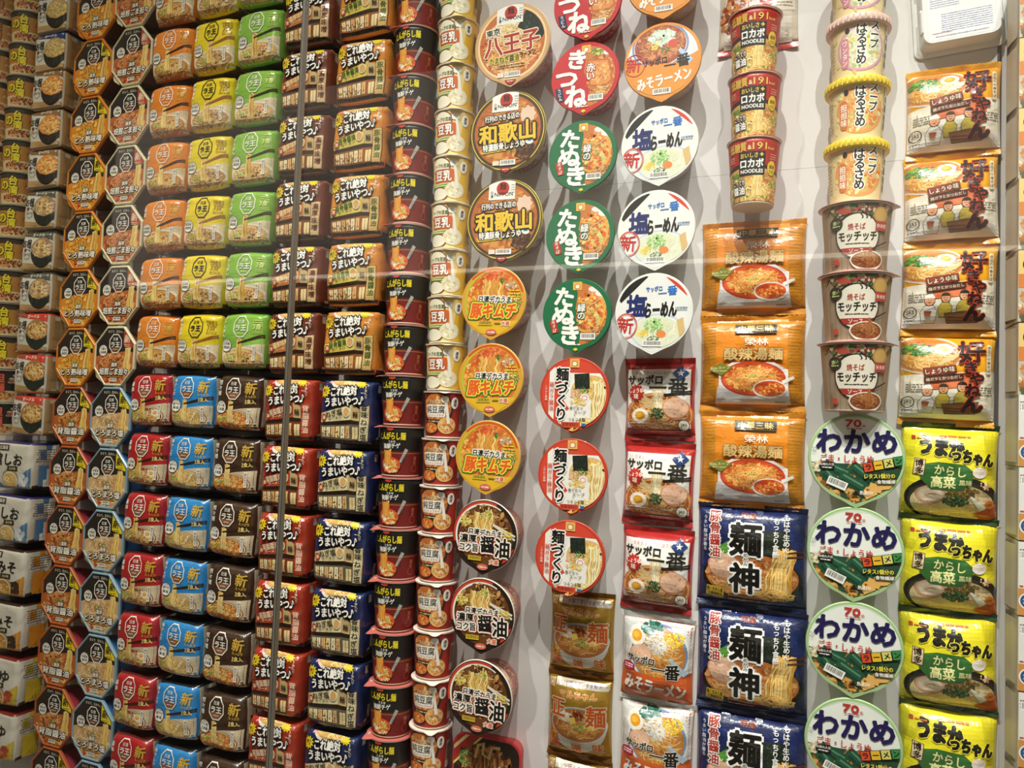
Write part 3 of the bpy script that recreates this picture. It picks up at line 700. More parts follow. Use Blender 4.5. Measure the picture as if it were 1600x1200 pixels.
# ---- bowl-picture packs at the far left and the big five-serving packs
def rice_bowl_pack(topc, bowlc, seed, food):
    W, H, D = 116, 105, 100; a = Art([(-56, -51), (56, -51), (56, 51), (-56, 51)], seed)
    a.conv([(-56, -30), (56, -38), (56, -51), (-56, -51)], 'c09a64'); a.conv([(-56, 51), (56, 51), (56, 30), (0, 36), (-56, 44)], topc)
    a.ell(24, 2, 40, 34, food[0], 'food_picture'); a.strands(24, 6, 36, 26, 40, NOOD, 2.4); a.specks(24, 8, 30, 20, 50, food, 2, 6)
    a.poly([(-16, 0)] + [(24+40*math.cos(t), -2+44*math.sin(t)) for t in [PI+PI*i/14 for i in range(15)]] + [(62, -2), (50, -14), (24, -20), (0, -14)], bowlc, 'food_picture')
    a.text('お椀', -34, 22, 23, '2a2622', .05, w=36); a.text('で', -22, 6, 14, '2a2622', .04); a.ell(-40, 4, 5, 5, '7a2a28', 'emblem'); a.ring(-32, -8, 14, 14, 1.2, '6a6258', 'emblem', 28); a.text('食べる', -32, -8, 8, '3a342e', .02, w=20)
    a.text('ヌードル', 8, 43, 11, 'f4ead8', .05, w=44); a.lines(-30, 46, 26, 1, 3, 3, '8a5a4a')
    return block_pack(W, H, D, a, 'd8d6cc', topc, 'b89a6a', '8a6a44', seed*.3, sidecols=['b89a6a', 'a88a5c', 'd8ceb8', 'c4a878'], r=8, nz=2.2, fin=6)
PK['w0'] = rice_bowl_pack('2a3c7a', '2a2a22', 41, ['b89a62', 'c8b078', '8a9a5a', 'd8c898'])
PK['w1'] = rice_bowl_pack('8a6a48', '2a2420', 42, ['d88a3a', 'e8a858', 'c87030', 'e8c888'])
PK['w2'] = rice_bowl_pack('585a52', '2c302a', 43, ['a88a6a', 'c8a888', '8a6a50', 'd8c0a0'])
PK['w3'] = rice_bowl_pack('c8402e', '2a3028', 44, ['a87848', 'd8a868', '8a5a34', 'e0c090'])
for key, zs, dsc in (('w0', (1.040, .932), 'blue-topped small noodle pack showing a black soup bowl'), ('w1', (.830, .722, .614), 'brown-topped small noodle pack showing a black soup bowl'), ('w2', (.503, .391, .281), 'grey-topped small noodle pack showing a black soup bowl'), ('w3', (.173, .064, -.047), 'red-topped small noodle pack showing a black soup bowl')):
    column('noodle_multipack', PK[key], [(-1.932, z) for z in zs], dsc, 'noodle pack', dsc.split(' showing')[0]+'s', .8)
def five_pack(name, accent, bear, topc, seed, food):
    W, H, D = 212, 123, 118; a = Art([(-104, -59), (104, -59), (104, 59), (-104, 59)], seed)
    a.poly([(-104, -63), (-104, -20), (-60, 4), (-30, -30), (10, -52), (104, -63)], accent); a.poly([(30, -63), (70, -28), (104, -4), (104, -63)], accent)
    for cx in (-62, 78): a.specks(cx, -38, 18, 16, 14, [bear], 6, 11, 'bear_picture', .9)
    a.ell(36, -38, 30, 32, 'a89878', 'food_picture'); a.bowl(36, -42, 27, 26, food[0], 'efe4cc', None, 0, 26, w=2); a.egg(26, -36, 8); a.rect(44, -8, 36, 13, '3a3426', 0, 'banner'); a.text('北の味', 44, -8, 8, 'e8dca8', .03)
    a.rect(6, 46, 40, 15, '3a3630', 0, 'banner'); a.text('北海道', 6, 46, 11, 'f0e8d8', .03, w=32)
    a.text(name, 8, 16, 34, '2a2622', .045, w=140); a.rect(-66, 50, 26, 14, 'b8382c', 0, 'emblem')
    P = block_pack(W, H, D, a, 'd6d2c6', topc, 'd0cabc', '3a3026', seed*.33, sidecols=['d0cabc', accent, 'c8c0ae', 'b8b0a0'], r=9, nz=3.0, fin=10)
    V, F, K = [], [], []                                      # print and bar code on the end that faces the hall
    def q(o0, o1, z0, z1, c):
        i = len(V); V.extend([(W*.0005+.0022+.0006*(len(F) % 3), -o*.001, z*.93*.001) for o, z in ((o0, z0), (o0, z1), (o1, z1), (o1, z0))]); F.append((i, i+1, i+2, i+3)); K.append(hx(c))
    r = random.Random(seed)
    for k in range(6):
        o = 14.0
        while o < 100: l = r.uniform(2, 7); q(o, o+l, 44-k*6.5, 46.8-k*6.5, '5a5248'); o += l+1.4
    q(22, 96, -56, 2, accent); q(34, 74, -44, -8, bear); q(40, 84, -58, -38, 'efeae0')
    for k in range(14): q(43+k*2.7, 44.2+k*2.7, -55, -42, '2a2622')
    P.append(('side_print', mesh('side_print', V, F, K, 'film'))); return P
PK['f1'] = five_pack('函館しお', '4f7fae', 'd8dce0', '2f2f6a', 45, ['d8b878', 'e8d0a0'])
PK['f2'] = five_pack('札幌みそ', 'd08a28', '3a2a1c', '3a241c', 46, ['c88a3a', 'd8a858'])
PK['f3'] = five_pack('しょうゆ', 'c8b030', 'b84a2a', '7a241c', 47, ['b87a40', 'd8a868'])
for key, zs, dsc in (('f1', (-.178, -.317), 'white and blue five-serving noodle pack with black lettering'), ('f2', (-.456, -.595), 'white and amber five-serving noodle pack with black lettering'), ('f3', (-.734, -.873), 'white and yellow five-serving noodle pack with brown lettering')):
    column('noodle_multipack', PK[key], [(-1.985, z) for z in zs], dsc, 'noodle pack', dsc.split(' with')[0]+'s', .8, tail='from the top of its pair')

# ------------------------------------------------------------------ upright cups
def taiwan_cup(bgc, txt, tcol, food, seed, rim='8a8478', top='3a342a'):
    rt, rb, h = 51, 44, 89; a = Art([(-85, 3), (85, 3), (85, h-4), (-85, h-4)], seed)
    a.rect(0, h-10, 170, 14, top); a.rect(0, 16, 170, 30, 'd8c49a'); a.specks(-6, 18, 36, 10, 60, food, 2, 6); a.specks(36, 60, 20, 14, 14, ['a85a38', 'b87a5a', 'c8b8a8'], 5, 9)
    a.text(txt, -8, 52, 26, tcol, .08, ol=[('2a2018', 1.5)], vert=True, gap=1.0); a.text('の', -34, 52, 30, tcol, .08, ol=[('2a2018', 1.5)]); a.ell(50, 20, 12, 12, '6a665e', 'emblem'); a.ell(50, 20, 9, 9, '9a968c', 'emblem')
    return cup_pack(rt, rb, h, a, bgc, rim, '8a8070', tab=0, turn=36)
PK['c0'] = taiwan_cup('b8823c', '台湾', 'e8d62e', ['8a3a22', 'b85a2c', 'd8a050', '6a2a1c'], 51)
PK['c1'] = taiwan_cup('2a2420', '担麺', 'd8604a', ['c87a3a', 'e0a050', '8a4a2a'], 52, 'd8d0c4', '2a2420')
PK['cz'] = taiwan_cup('c09048', '味噌', 'a8703a', ['8a3a2a', 'a85a38', 'c89050'], 53)
H9 = .0904
column('noodle_cup', PK['c0'], col_z(-2.071, 1.025-.0445+H9, H9, 12, -2.076), 'amber noodle cup with bold yellow characters', 'noodle cup', 'amber cups at the left edge', 0)
column('noodle_cup', PK['c1'], [(-2.076, 1.025-.0445-H9*11), (-2.076, 1.025-.0445-H9*12)], 'black noodle cup under the amber cups', 'noodle cup', 'black cups at the left edge', 0, tail='from the top of the two')
column('noodle_cup', PK['cz'], col_z(-2.181, 1.023-.0445+H9, H9, 7, -2.185), 'tan noodle cup at the extreme left edge', 'noodle cup', 'tan cups at the left edge', 0)

a = Art([(-80, 4), (80, 4), (80, 103), (-80, 103)], 54); h = 106
a.rect(0, 26, 170, 46, '7a1f1c'); a.line([(-80, 49), (80, 49)], 1.2, 'a88a4a')
a.ell(-16, 22, 29, 20, '2a1412', 'food_picture'); a.ell(-16, 24, 27, 17, 'e8562a', 'food_picture'); a.specks(-16, 22, 24, 14, 70, ['f08a3a', 'd8421f', 'f8c068', 'f0e0a8', '5a8a3a'], 2, 5); a.strands(-16, 24, 22, 12, 16, NOOD, 1.8)
a.lift(-22, 24, 54, 21, 10, ['f0a040', 'f8c060', 'e88a34'], .95); a.specks(-26, 19, 8, 6, 8, ['f8f0d8'], 3, 5)
a.line([(10, 30), (24, 58)], 5, 'b8b4ac', 'food_picture', 8); a.lines(17, 46, 9, 6, 3.2, 1.2, '3a3632')
a.text('とんがらし麺', -12, 85, 17, 'f0da2e', .06, w=64); a.text('うま辛', -10, 73, 6, 'f4efe6', .03); a.text('海鮮チゲ', -12, 64, 12, 'f6f2ea', .05, w=42, rot=3)
a.text('激辛', 46, 34, 9, 'c87a5a', .03, vert=True); a.ring(46, 18, 8, 8, 1, 'c06a50', 'emblem', 24); a.ell(-14, 100, 8, 4, 'c8402e', 'emblem')
a.lines(-62, 80, 26, 8, 5, 2, '8a8478')
PK['cb'] = cup_pack(48, 40, h, a, '1d1a18', 'c9b0a4', 'cf6f66', tab=16, tabdir=-2.2, lower='7a1f1c', turn=13)
column('noodle_cup', PK['cb'], col_z(-.829, .940-.1075, .1077, 16, -.820), 'black and red chilli noodle cup with pink lid', 'noodle cup', 'black chilli cups', 0)

def soy_cup(red):
    h = 97; a = Art([(-78, 4), (78, 4), (78, h-4), (-78, h-4)], 55+red); bgc = 'a52c26' if red else 'f0d68a'
    if red:
        a.ell(-8, 60, 40, 36, '3a2420', 'food_picture'); a.ell(-8, 62, 35, 30, 'c87038', 'food_picture'); a.specks(-8, 64, 30, 24, 40, ['e0a050', 'b85a2c', 'f0c888'], 3, 7)
        a.conv(rrect(-10, 56, 48, 26, 4), 'f6f0e4', 'banner'); a.text('純豆腐', -10, 59, 17, '2a2420', .03, w=44); a.text('スンドゥブチゲ', -10, 46.5, 6, 'c86a6a', .02, w=42); a.rect(-14, 34, 38, 8, '2a2622', 0, 'banner'); a.lines(-14, 34, 30, 1, 3, 3, 'd8c890')
        a.ell(-22, 20, 22, 14, '3a2420', 'food_picture'); a.ell(-22, 21, 19, 11, 'd8702f', 'food_picture'); a.specks(-22, 21, 16, 9, 24, ['e0803a', 'c8602a', 'f0b060'], 2, 5); a.ell(18, 26, 21, 17, 'e8b870', 'food_picture'); a.specks(18, 26, 16, 13, 30, ['f0d090', 'e0a058', 'f4e0b0', 'c87a40'], 3, 7)
    else:
        a.conv([(20, 4), (80, 4), (80, h), (34, h)], 'e8b83a'); a.ell(-20, 74, 26, 20, '8a4a34', 'food_picture'); a.ell(-20, 74, 23, 17, 'f4ecd0', 'food_picture')
        a.conv(rrect(-12, 54, 52, 28, 5), 'd8642c', 'banner'); a.text('豆乳', -12, 54, 23, 'fbf7ee', .06, ol=[('8a3a1c', 1.4)], w=40); a.rect(-20, 33, 60, 6, '6a9a3a', 3, 'banner'); a.lines(-20, 33, 44, 1, 3, 2.4, 'e8f0c8')
        a.ell(-24, 16, 26, 15, '8a4a34', 'food_picture'); a.ell(-24, 16, 23, 12.5, 'f6efd8', 'food_picture'); a.ell(16, 24, 23, 17, 'f0e6c4', 'food_picture'); a.specks(16, 25, 17, 12, 22, ['fbf6e4', 'f4ead0', 'e8d8a8'], 3, 8)
    a.text('スープの豆腐', -18, 75, 9, '4a5a2a' if not red else 'e8dca8', .03, w=42)
    a.line([(14, 78), (22, 30)], 5, 'f6f0e6', 'spoon_picture', 7); a.conv(rrect(12, 80, 16, 13, 5), 'f8f4ea', 'spoon_picture')
    a.ell(34, 73, 8.5, 12, 'f6f2e8', 'badge'); a.text('濃厚', 34, 73, 8, '2a2622', .03, vert=True, rot=-8)
    a.barcode(58, 44, 14, 56, 'b8924a' if not red else 'c8b8a8'); a.lines(70, 70, 12, 14, 4, 1.6, '6a5a3a' if not red else 'e8d8c8')
    return cup_pack(43, 37, h, a, bgc, 'e8dcc0' if not red else 'efe4d8', 'f0e2c0' if not red else 'f0dcd0', tab=11, tabdir=-1.1, turn=9)
PK['cs'] = soy_cup(0); PK['ct'] = soy_cup(1)
column('noodle_cup', PK['cs'], col_z(-.730, .937-.098, .0990, 9, -.727), 'cream soy milk soup cup with orange panel', 'soup cup', 'cream soy milk cups', 0)
column('noodle_cup', PK['ct'], col_z(-.727, .046-.098, .0986, 9, -.729), 'red tofu soup cup with white panel', 'soup cup', 'red tofu cups', 0)

a = Art([(-85, 4), (85, 4), (85, 114), (-85, 114)], 57); h = 119
a.conv([(-85, 60), (-44, 68), (0, 74), (85, 52), (85, 4), (-85, 4)], '2a1c16', 'food_picture'); a.conv([(-85, 52), (-44, 60), (0, 67), (85, 46), (85, 4), (-85, 4)], 'd8a050', 'food_picture')
a.specks(0, 26, 70, 26, 130, ['e8c070', 'c88a40', 'b86a34', 'f0d890', 'a8804a', '7a9a3a'], 3, 8); a.strands(0, 24, 50, 22, 40, NOOD, 2.4); a.lift(10, 12, 62, 22, 10, lean=3); a.specks(-34, 52, 10, 5, 10, ['7aa84a', '5a8a3a'], 3, 6)
a.text('低糖質', -28, 100, 17, 'e0b850', .05, w=36); a.text('&', -4, 98, 11, 'f0d8a0', .05); a.text('191', 14, 100, 17, 'e8c45a', .04, w=25); a.text('kcal', 36, 97, 7, 'e8c45a', .03, w=13)
a.conv(rrect(0, 70, 50, 42, 2), '1c1814', 'banner'); a.text('おいしさ', -5, 84, 10, 'e8c45a', .05, w=32); a.text('+', 18, 85, 12, 'e8c45a', .12); a.text('ロカボ', 0, 70, 17, 'fbf7ee', .07, w=43); a.text('NOODLES', 0, 56, 9, 'fbf7ee', .06, w=43)
a.text('こってり', -27, 37, 10, 'f6f0e4', .05, ol=[('2a1c14', 1.4)], w=26); a.text('醤油', -27, 23, 15, 'fbf7ee', .06, ol=[('2a1c14', 1.6)], w=26); a.ell(40, 62, 10, 13, 'e0c43a', 'badge'); a.text('濃厚', 40, 64, 7, '8a3a1c', .03); a.lines(40, 57, 12, 2, 3, 1.6, '8a3a1c'); a.lines(-40, 84, 14, 3, 4, 2, 'e0a080'); a.lines(42, 86, 14, 3, 4, 2, 'e0a080')
PK['cl'] = cup_pack(46, 36, h, a, 'b0241f', 'e0cdb4', 'b8442f', tab=0, gap=6)
column('noodle_cup', PK['cl'], [(-.114, .630), (-.112, .512), (-.111, .394)], 'red low-sugar noodle cup with black panel', 'noodle cup', 'red low-sugar cups', 0, tail='from the top of its stack')

def haru_cup(pink):
    h = 108; a = Art([(-85, 4), (85, 4), (85, 94), (-85, 94)], 58+pink); pc = 'e0a8b0' if pink else 'e8a058'
    a.ell(4, 50, 44, 40, pc, 'food_picture'); a.ell(4, 51, 40, 36, 'e8e2c8' if pink else 'e8a860', 'food_picture'); a.specks(4, 50, 36, 32, 110, ['f2eedc', 'f0e8d0', 'e8d860', 'd8dcc0', 'a8b878'] if pink else ['f0b468', 'e0904a', 'e8c488', 'd8783a', 'c8d078'], 2, 8)
    a.specks(0, 50, 80, 40, 24, ['f0dca0', 'e8cc80'], 3, 9)
    if pink: a.ring(4, 50, 43, 39, 3.5, 'd8a0b4', 'food_picture')
    a.text('スープ', 27, 72, 18, '1c1816', .06, ol=[('fbf6ea', 1.8)], vert=True, gap=.86); a.text('はるさめ', 4, 56, 20, '1c1816', .06, ol=[('fbf6ea', 1.8)], vert=True, gap=.86)
    a.conv(rrect(-25, 44, 15, 50 if not pink else 52, 7), 'd87a3a' if not pink else 'd88a98', 'banner'); a.text('担担味' if not pink else 'ワンタン', -25, 44, 13 if not pink else 11, 'fbf4e6', .04, vert=True)
    a.ell(-20, 82, 4, 5, '2a241e', 'emblem'); a.rect(62, 52, 16, 84, 'e0dcd0'); a.text('中華春雨', 62, 50, 15, '3a342e', .05, vert=True); a.lines(-60, 70, 22, 9, 6, 2, '9a8a6a')
    lidc = 'e0bcae' if pink else 'e6c62c'
    P = cup_pack(47, 40, h, a, 'ecd6a0', lidc, lidc, lidR=52.5, skirt=15, base='e8b8a8')
    V, F, K = [], [], []                                      # grip ribs moulded on the lid skirt
    for k in range(36):
        t = 2*PI*k/36; i = len(V)
        for z in (h-13, h-3):
            for dt, rr_ in ((-.035, 52.3), (0, 53.3), (.035, 52.3)): V.append(P3(rr_*math.sin(t+dt), 53.5+rr_*math.cos(t+dt), z))
        F += [(i, i+1, i+4, i+3), (i+1, i+2, i+5, i+4)]; K += [hx(vary(lidc, .08))]*2
    P.append(('lid_ribs', mesh('lid_ribs', V, F, K, 'card'))); return P
PK['h1'] = haru_cup(1); PK['h0'] = haru_cup(0)
column('soup_cup', PK['h1'], [(.060, .706), (.060, .598)], 'glass noodle soup cup with pale pink lid', 'soup cup', 'pink-lidded soup cups', 0, tail='from the top of the two')
column('soup_cup', PK['h0'], [(.060, .490), (.060, .382)], 'glass noodle soup cup with yellow lid', 'soup cup', 'yellow-lidded soup cups', 0, tail='from the top of the two')

a = Art([(-98, 3), (98, 3), (98, 111), (-98, 111)], 60); h = 116
for k in range(18): a.rect(-96+k*11.3, 58, .7, 112, '8a7460')
a.specks(0, 105, 70, 8, 60, ['6a8a4a', '8a3a34', 'a84a40', '4a6a3a', 'c8b090'], 4, 9, 'food_picture'); a.ell(-22, 100, 11, 5, 'b04a3a', 'emblem')
a.ring(0, 58, 38, 38, 3, '2a2420', 'banner'); a.ell(0, 58, 36, 36, 'e8dfcc', 'banner'); a.line([(-36, 80), (-18, 92), (-6, 95)], 3, '2a2420', 'banner', 1)
for k in range(3): a.line([(6+k*7+1.8*math.sin(j*1.3), 86+j*2.2) for j in range(7)], 2.2, '3a322a', 'banner')
a.text('焼そば', -2, 73, 12, 'a83a30', .03, w=28); a.text('モッチッチ', 0, 57, 18, '1e1a18', .05, w=64); a.lines(0, 45, 40, 1, 3, 2, '4a423a')
a.conv([(-30, 38), (30, 38), (24, 28), (-22, 28)], 'a8382e', 'banner'); a.text('ソース', -2, 33, 9, 'f4e8d8', .04, w=24)
a.bowl(18, 18, 31, 15, '8a4a24', 'e8e0d0', 'e8e0d0', 4, 46, ['8a4a24', 'a86a38', '6a3418', 'c08a50'], w=1.7); a.lift(22, 18, 38, 7, 5, ['a86a38', '8a4a24'], .8); a.line([(24, 36), (56, 50)], 2, '3a1a14', 'food_picture')
a.ell(-36, 80, 12, 11, '3a3226', 'badge'); a.text('濃い', -36, 82, 7, 'c8d88a', .03, rot=10); a.lines(-36, 76, 14, 1, 2, 2, 'c8d88a'); a.ell(38, 92, 14, 14, 'b08a44', 'badge'); a.ell(38, 92, 11, 11, 'c8a05a', 'badge'); a.rect(40, 74, 22, 16, 'b04038', 0, 'badge'); a.text('新食感', 40, 74, 7, 'f0dcc8', .02, w=18)
a.rect(-38, 17, 11, 9, 'c84a38', 0, 'badge'); a.lines(-46, 30, 8, 7, 4, 1.4, '5a4a3a')
PK['cm'] = cup_pack(56, 46.5, h, a, 'a08a72', 'e8d8cc', 'd8b0a8', base='f0c8bc', tab=8, tabdir=-.2, lidR=62)
column('noodle_cup', PK['cm'], [(.062, .262), (.063, .144), (.064, .027)], 'wide taupe fried noodle cup with cream circle', 'noodle cup', 'taupe fried noodle cups', 0, tail='from the top of its stack')

# ------------------------------------------------------------------ round bowls, lids facing the viewer
def nippon(kind):
    R = 83; L = lid_outline(R*.97, 9); a = Art(L, 61+kind)
    if kind == 0:
        a.conv(L, 'd8a878'); a.ell(0, 0, 76, 76, 'f0d8a0', 'food_picture'); a.ell(0, 0, 72, 72, 'c8703a', 'food_picture')
        a.specks(0, -6, 66, 62, 120, ['d88a50', 'c06030', 'e8b070', 'b04a28'], 3, 9); a.strands(0, -8, 66, 62, 130, ['e8a860', 'f0c888', 'd88a48', 'f4dca8'], 2.2)
        a.strands(-10, 26, 40, 26, 60, ['f0d8a0', 'f8e8c0', 'e8c480'], 2.6); a.setclip(ell(0, 0, 71, 71, 40)); a.nori(52, 42, 62, 58, -28); a.setclip(L)
    else:
        a.conv(L, '4a3420'); a.ring(0, 0, 81, 81, 2.6, 'd8c450', 'printed_panel', 56); a.ell(0, 0, 73, 73, 'b8682c', 'food_picture')
        a.specks(0, 0, 66, 66, 140, ['c87838', 'b05c28', 'd89048', 'a85424'], 4, 11); a.strands(0, 10, 66, 56, 50, ['e0a058', 'd08a44', 'c87a38'], 2)
        for x, y, an in ((-34, -44, 10), (-18, -50, -8), (28, -52, 4)): a.rect(x, y, 22, 17, 'c8823c', an, 'food_picture'); a.rect(x, y, 17, 12, 'd8984e', an, 'food_picture')
        a.rect(40, -44, 34, 36, '4a2a18', -20, 'food_picture'); a.specks(40, -44, 18, 18, 30, ['6a4426', '2a1810', '8a5a34'], 2, 5); a.scallion(14, -36, 14, 8, 30)
        a.poly(star(44, 30, 19, 15, 8), 'e8c8b0', 'food_picture'); a.ell(50, -22, 10, 10, 'f4f0e8', 'badge'); a.poly([(45, -26), (55, -26), (50, -17)], '4a8a9a', 'badge')
    a.rect(-6, 62, 58, 42, 'f4f0e8', 0, 'banner'); a.ell(-4, 64, 14, 14, 'c03428', 'emblem'); a.text('麺', -4, 68, 15, '1e1816', .04); a.text('NIPPON', -2, 52, 11, '1e1816', .03, w=40); a.text('日清', -28, 52, 7, '2a2622', .01, vert=True); a.lines(18, 70, 8, 4, 5, 1.3, '5a544c')
    if kind == 0:
        a.rect(-42, 27, 34, 18, 'f0e4d0', 8, 'banner'); a.text('東京', -42, 27, 15, '1e1816', .05, rot=8, w=30)
        a.text('八王子', 0, -2, 46, 'b03024', .05, ol=[('f4e4c8', 2.2)], w=120, rot=4); a.text('たまねぎ醤油', -15, -33, 15, '2a2418', .04, ol=[('e8d060', 1.4)], w=64, rot=3); a.text('ラーメン', 36, -26, 13, '3a2a1c', .02, w=34, rot=8); a.lines(0, -46, 60, 2, 5, 2, '4a3420')
    else:
        a.text('行列のできる店の', -12, 29, 14, 'fbf7ee', .04, ol=[('3a2414', 1.6)], w=76, rot=3)
        a.text('和歌山', 0, -4, 44, 'f0c63a', .06, ol=[('241812', 3.2)], w=122, rot=3); a.conv([(-54, -40), (0, -36), (0, -41), (-54, -45)], 'e8c830'); a.text('特濃豚骨しょうゆ', -6, -31, 16, 'fbf7ee', .05, ol=[('2a1a10', 1.8)], w=92, rot=3)
    a.barcode(4, -66, 34, 11); a.rect(-22, -66, 14, 9, 'f0e0d0', 0, 'barcode'); a.conv([(-13, -77), (13, -77), (0, -92)], 'b03028', 'emblem'); a.lines(0, -80, 14, 1, 2, 2.4, 'f4e8d8')
    return bowl_pack(R, 80, a, 'd8a878' if kind == 0 else '4a3420', 'e8d8b8' if kind == 0 else 'c8b448', 'b8685a' if kind == 0 else '7a4a34', 'd8a090', sideprint=['e8c8b8', '8a3a30', 'f0e0d0'], tab=9)
PK['n0'] = nippon(0); PK['n1'] = nippon(1)
column('noodle_bowl', PK['n0'], [(-.589, .763)], 'large round noodle bowl with red characters over noodles and seaweed', 'noodle bowl', None, 0, tail='of its column')
column('noodle_bowl', PK['n1'], [(-.592, .580), (-.593, .397)], 'large dark-rimmed noodle bowl with big yellow characters', 'noodle bowl', 'dark-rimmed bowls with yellow characters', 1.0, tail='from the top of the two')

def deka(kind):
    R = 70; L = lid_outline(R*.97, 9); a = Art(L, 64+kind)
    if kind == 0:
        a.conv(L, 'dca23c'); a.ring(0, 0, 68, 68, 5, 'd8562a', n=30, a0=.3, a1=2.4); a.ring(0, 0, 63, 63, 3.5, 'b8c83a', n=40, a0=.2, a1=3.6); a.ell(2, 2, 59, 60, 'd8782c', 'food_picture')
        a.specks(0, 6, 54, 52, 110, ['e09040', 'c85a24', 'e8b058', 'd86a2c', 'f0c878'], 4, 10); a.conv([(-60, -40), (60, -38), (30, -66), (-30, -66)], 'e8b82e', 'printed_panel'); a.specks(-44, 4, 14, 22, 26, ['e89a3a', 'f0b858', 'd87a2c'], 3, 7)
        a.lift(0, 4, 46, 44, 16, ['f0b458', 'f8d088', 'e09a40'], .95); a.specks(0, 50, 26, 10, 22, ['e06a3a', 'e88a50', 'd85a30'], 4, 9); a.specks(16, 42, 6, 5, 6, ['4a7a34', '6a9a3a'], 3, 5); a.scallion(48, 2, 16, 14, 36); a.specks(38, 32, 12, 8, 14, ['c8a078', 'e8d0b0'], 3, 7)
        a.text('日清デカうま', 4, 4, 15, '1c1614', .06, ol=[('fbf6ea', 2.0)], w=70, shear=.1)
        a.text('豚キムチ', 2, -19, 33, 'e8642a', .08, ol=[('f8e24a', 2.2), ('3a7a34', 4.4)], w=98, shear=.12); a.text('大盛', 30, -44, 9, 'd8402e', .06, ol=[('fbf0d0', 1.2)]); a.lines(46, 22, 24, 3, 6, 3.4, 'f0c838')
        a.barcode(-14, -44, 30, 9, 'd8b83a', '6a5a1c'); a.lines(14, -44, 16, 1, 2, 4, '8a7a2a')
    else:
        a.conv(L, '2a1c16'); a.ring(0, 0, 68, 68, 5, 'c8442c', n=30, a0=1.2, a1=3.4); a.ring(0, 0, 63, 63, 4, 'f0ece4', n=36, a0=1.0, a1=3.6); a.ell(2, 0, 59, 60, '6a4022', 'food_picture')
        a.specks(0, 8, 54, 50, 130, ['8a5a30', '5a3418', 'a87440', '3a2414', 'c89a58'], 4, 10); a.strands(0, 10, 52, 44, 40, ['c8984e', 'a87838', 'e0bc74'], 2); a.specks(-42, 26, 12, 10, 24, ['e8d070', 'f0e090', 'd8b848'], 2, 5); a.specks(-40, 4, 16, 10, 26, ['4a2a1a', '6a3a22', '2a1812'], 3, 6)
        a.lift(-4, 6, 50, 40, 15, ['f0cc78', 'f8e0a0', 'e0b050'], 1.0); a.scallion(2, 42, 14, 8, 22, ('7aa84a', '5a8a3a', 'a8c86a')); a.specks(-8, 52, 16, 6, 16, ['4a2a1a', '6a3a22'], 3, 6); a.chop(18, 24, 66, 4, 4, 'e8dcc8', 7); a.scallion(50, -8, 14, 14, 40, ('2a5a3a', '3a7a44', '1e4a30')); a.lines(48, 10, 24, 3, 6, 3.4, 'e8d040')
        a.conv([(48, -28), (66, -20), (56, -44), (40, -54)], 'c8402c'); a.conv([(34, -58), (52, -46), (66, -34), (50, -60)], 'f2ede4')
        a.text('日清デカうま', 2, 5, 15, '1c1614', .06, ol=[('fbf6ea', 2.0)], w=70, shear=.1)
        a.text('濃厚', -34, -9, 18, '1c1614', .06, ol=[('fbf6ea', 2.4), ('b83a28', 3.6)], w=36); a.text('コク旨', -32, -26, 17, '1c1614', .06, ol=[('fbf6ea', 2.4), ('b83a28', 3.6)], w=40); a.text('醤', 9, -17, 34, '1c1614', .06, ol=[('fbf6ea', 2.6), ('b83a28', 4.0)], w=34); a.text('油', 40, -21, 40, '1c1614', .06, ol=[('fbf6ea', 2.6), ('b83a28', 4.0)], w=34)
        a.barcode(-18, -46, 28, 9, 'd8b83a', '6a5a1c'); a.text('大盛', 24, -50, 10, 'd8583a', .06, ol=[('fbf0d8', 1.2)])
    a.ell(0, -62, 12, 6, 'd8705a', 'emblem'); a.lines(0, -62, 16, 1, 2, 3, 'f8e8d0')
    return bowl_pack(R, 92, a, 'e8a83a' if kind == 0 else '2a1c16', 'e8c068' if kind == 0 else 'e8ddd0', 'b89484' if kind == 0 else 'b87468', 'd8b8a8', sideprint=['8a4a3a', 'e8d8c8', '5a3a30', 'c8a058', 'd88a70'], Rb=.70)
PK['k0'] = deka(0); PK['k1'] = deka(1)
column('noodle_bowl', PK['k0'], [(-.604, .228), (-.604, .073), (-.604, -.082)], 'round kimchi noodle bowl with orange and yellow lettering', 'noodle bowl', 'kimchi noodle bowls', 1.5, tail='from the top of its three')
column('noodle_bowl', PK['k1'], [(-.604, -.240), (-.604, -.395), (-.603, -.555)], 'round soy sauce noodle bowl with black characters outlined white', 'noodle bowl', 'soy sauce noodle bowls', 1.5, tail='from the top of its three')

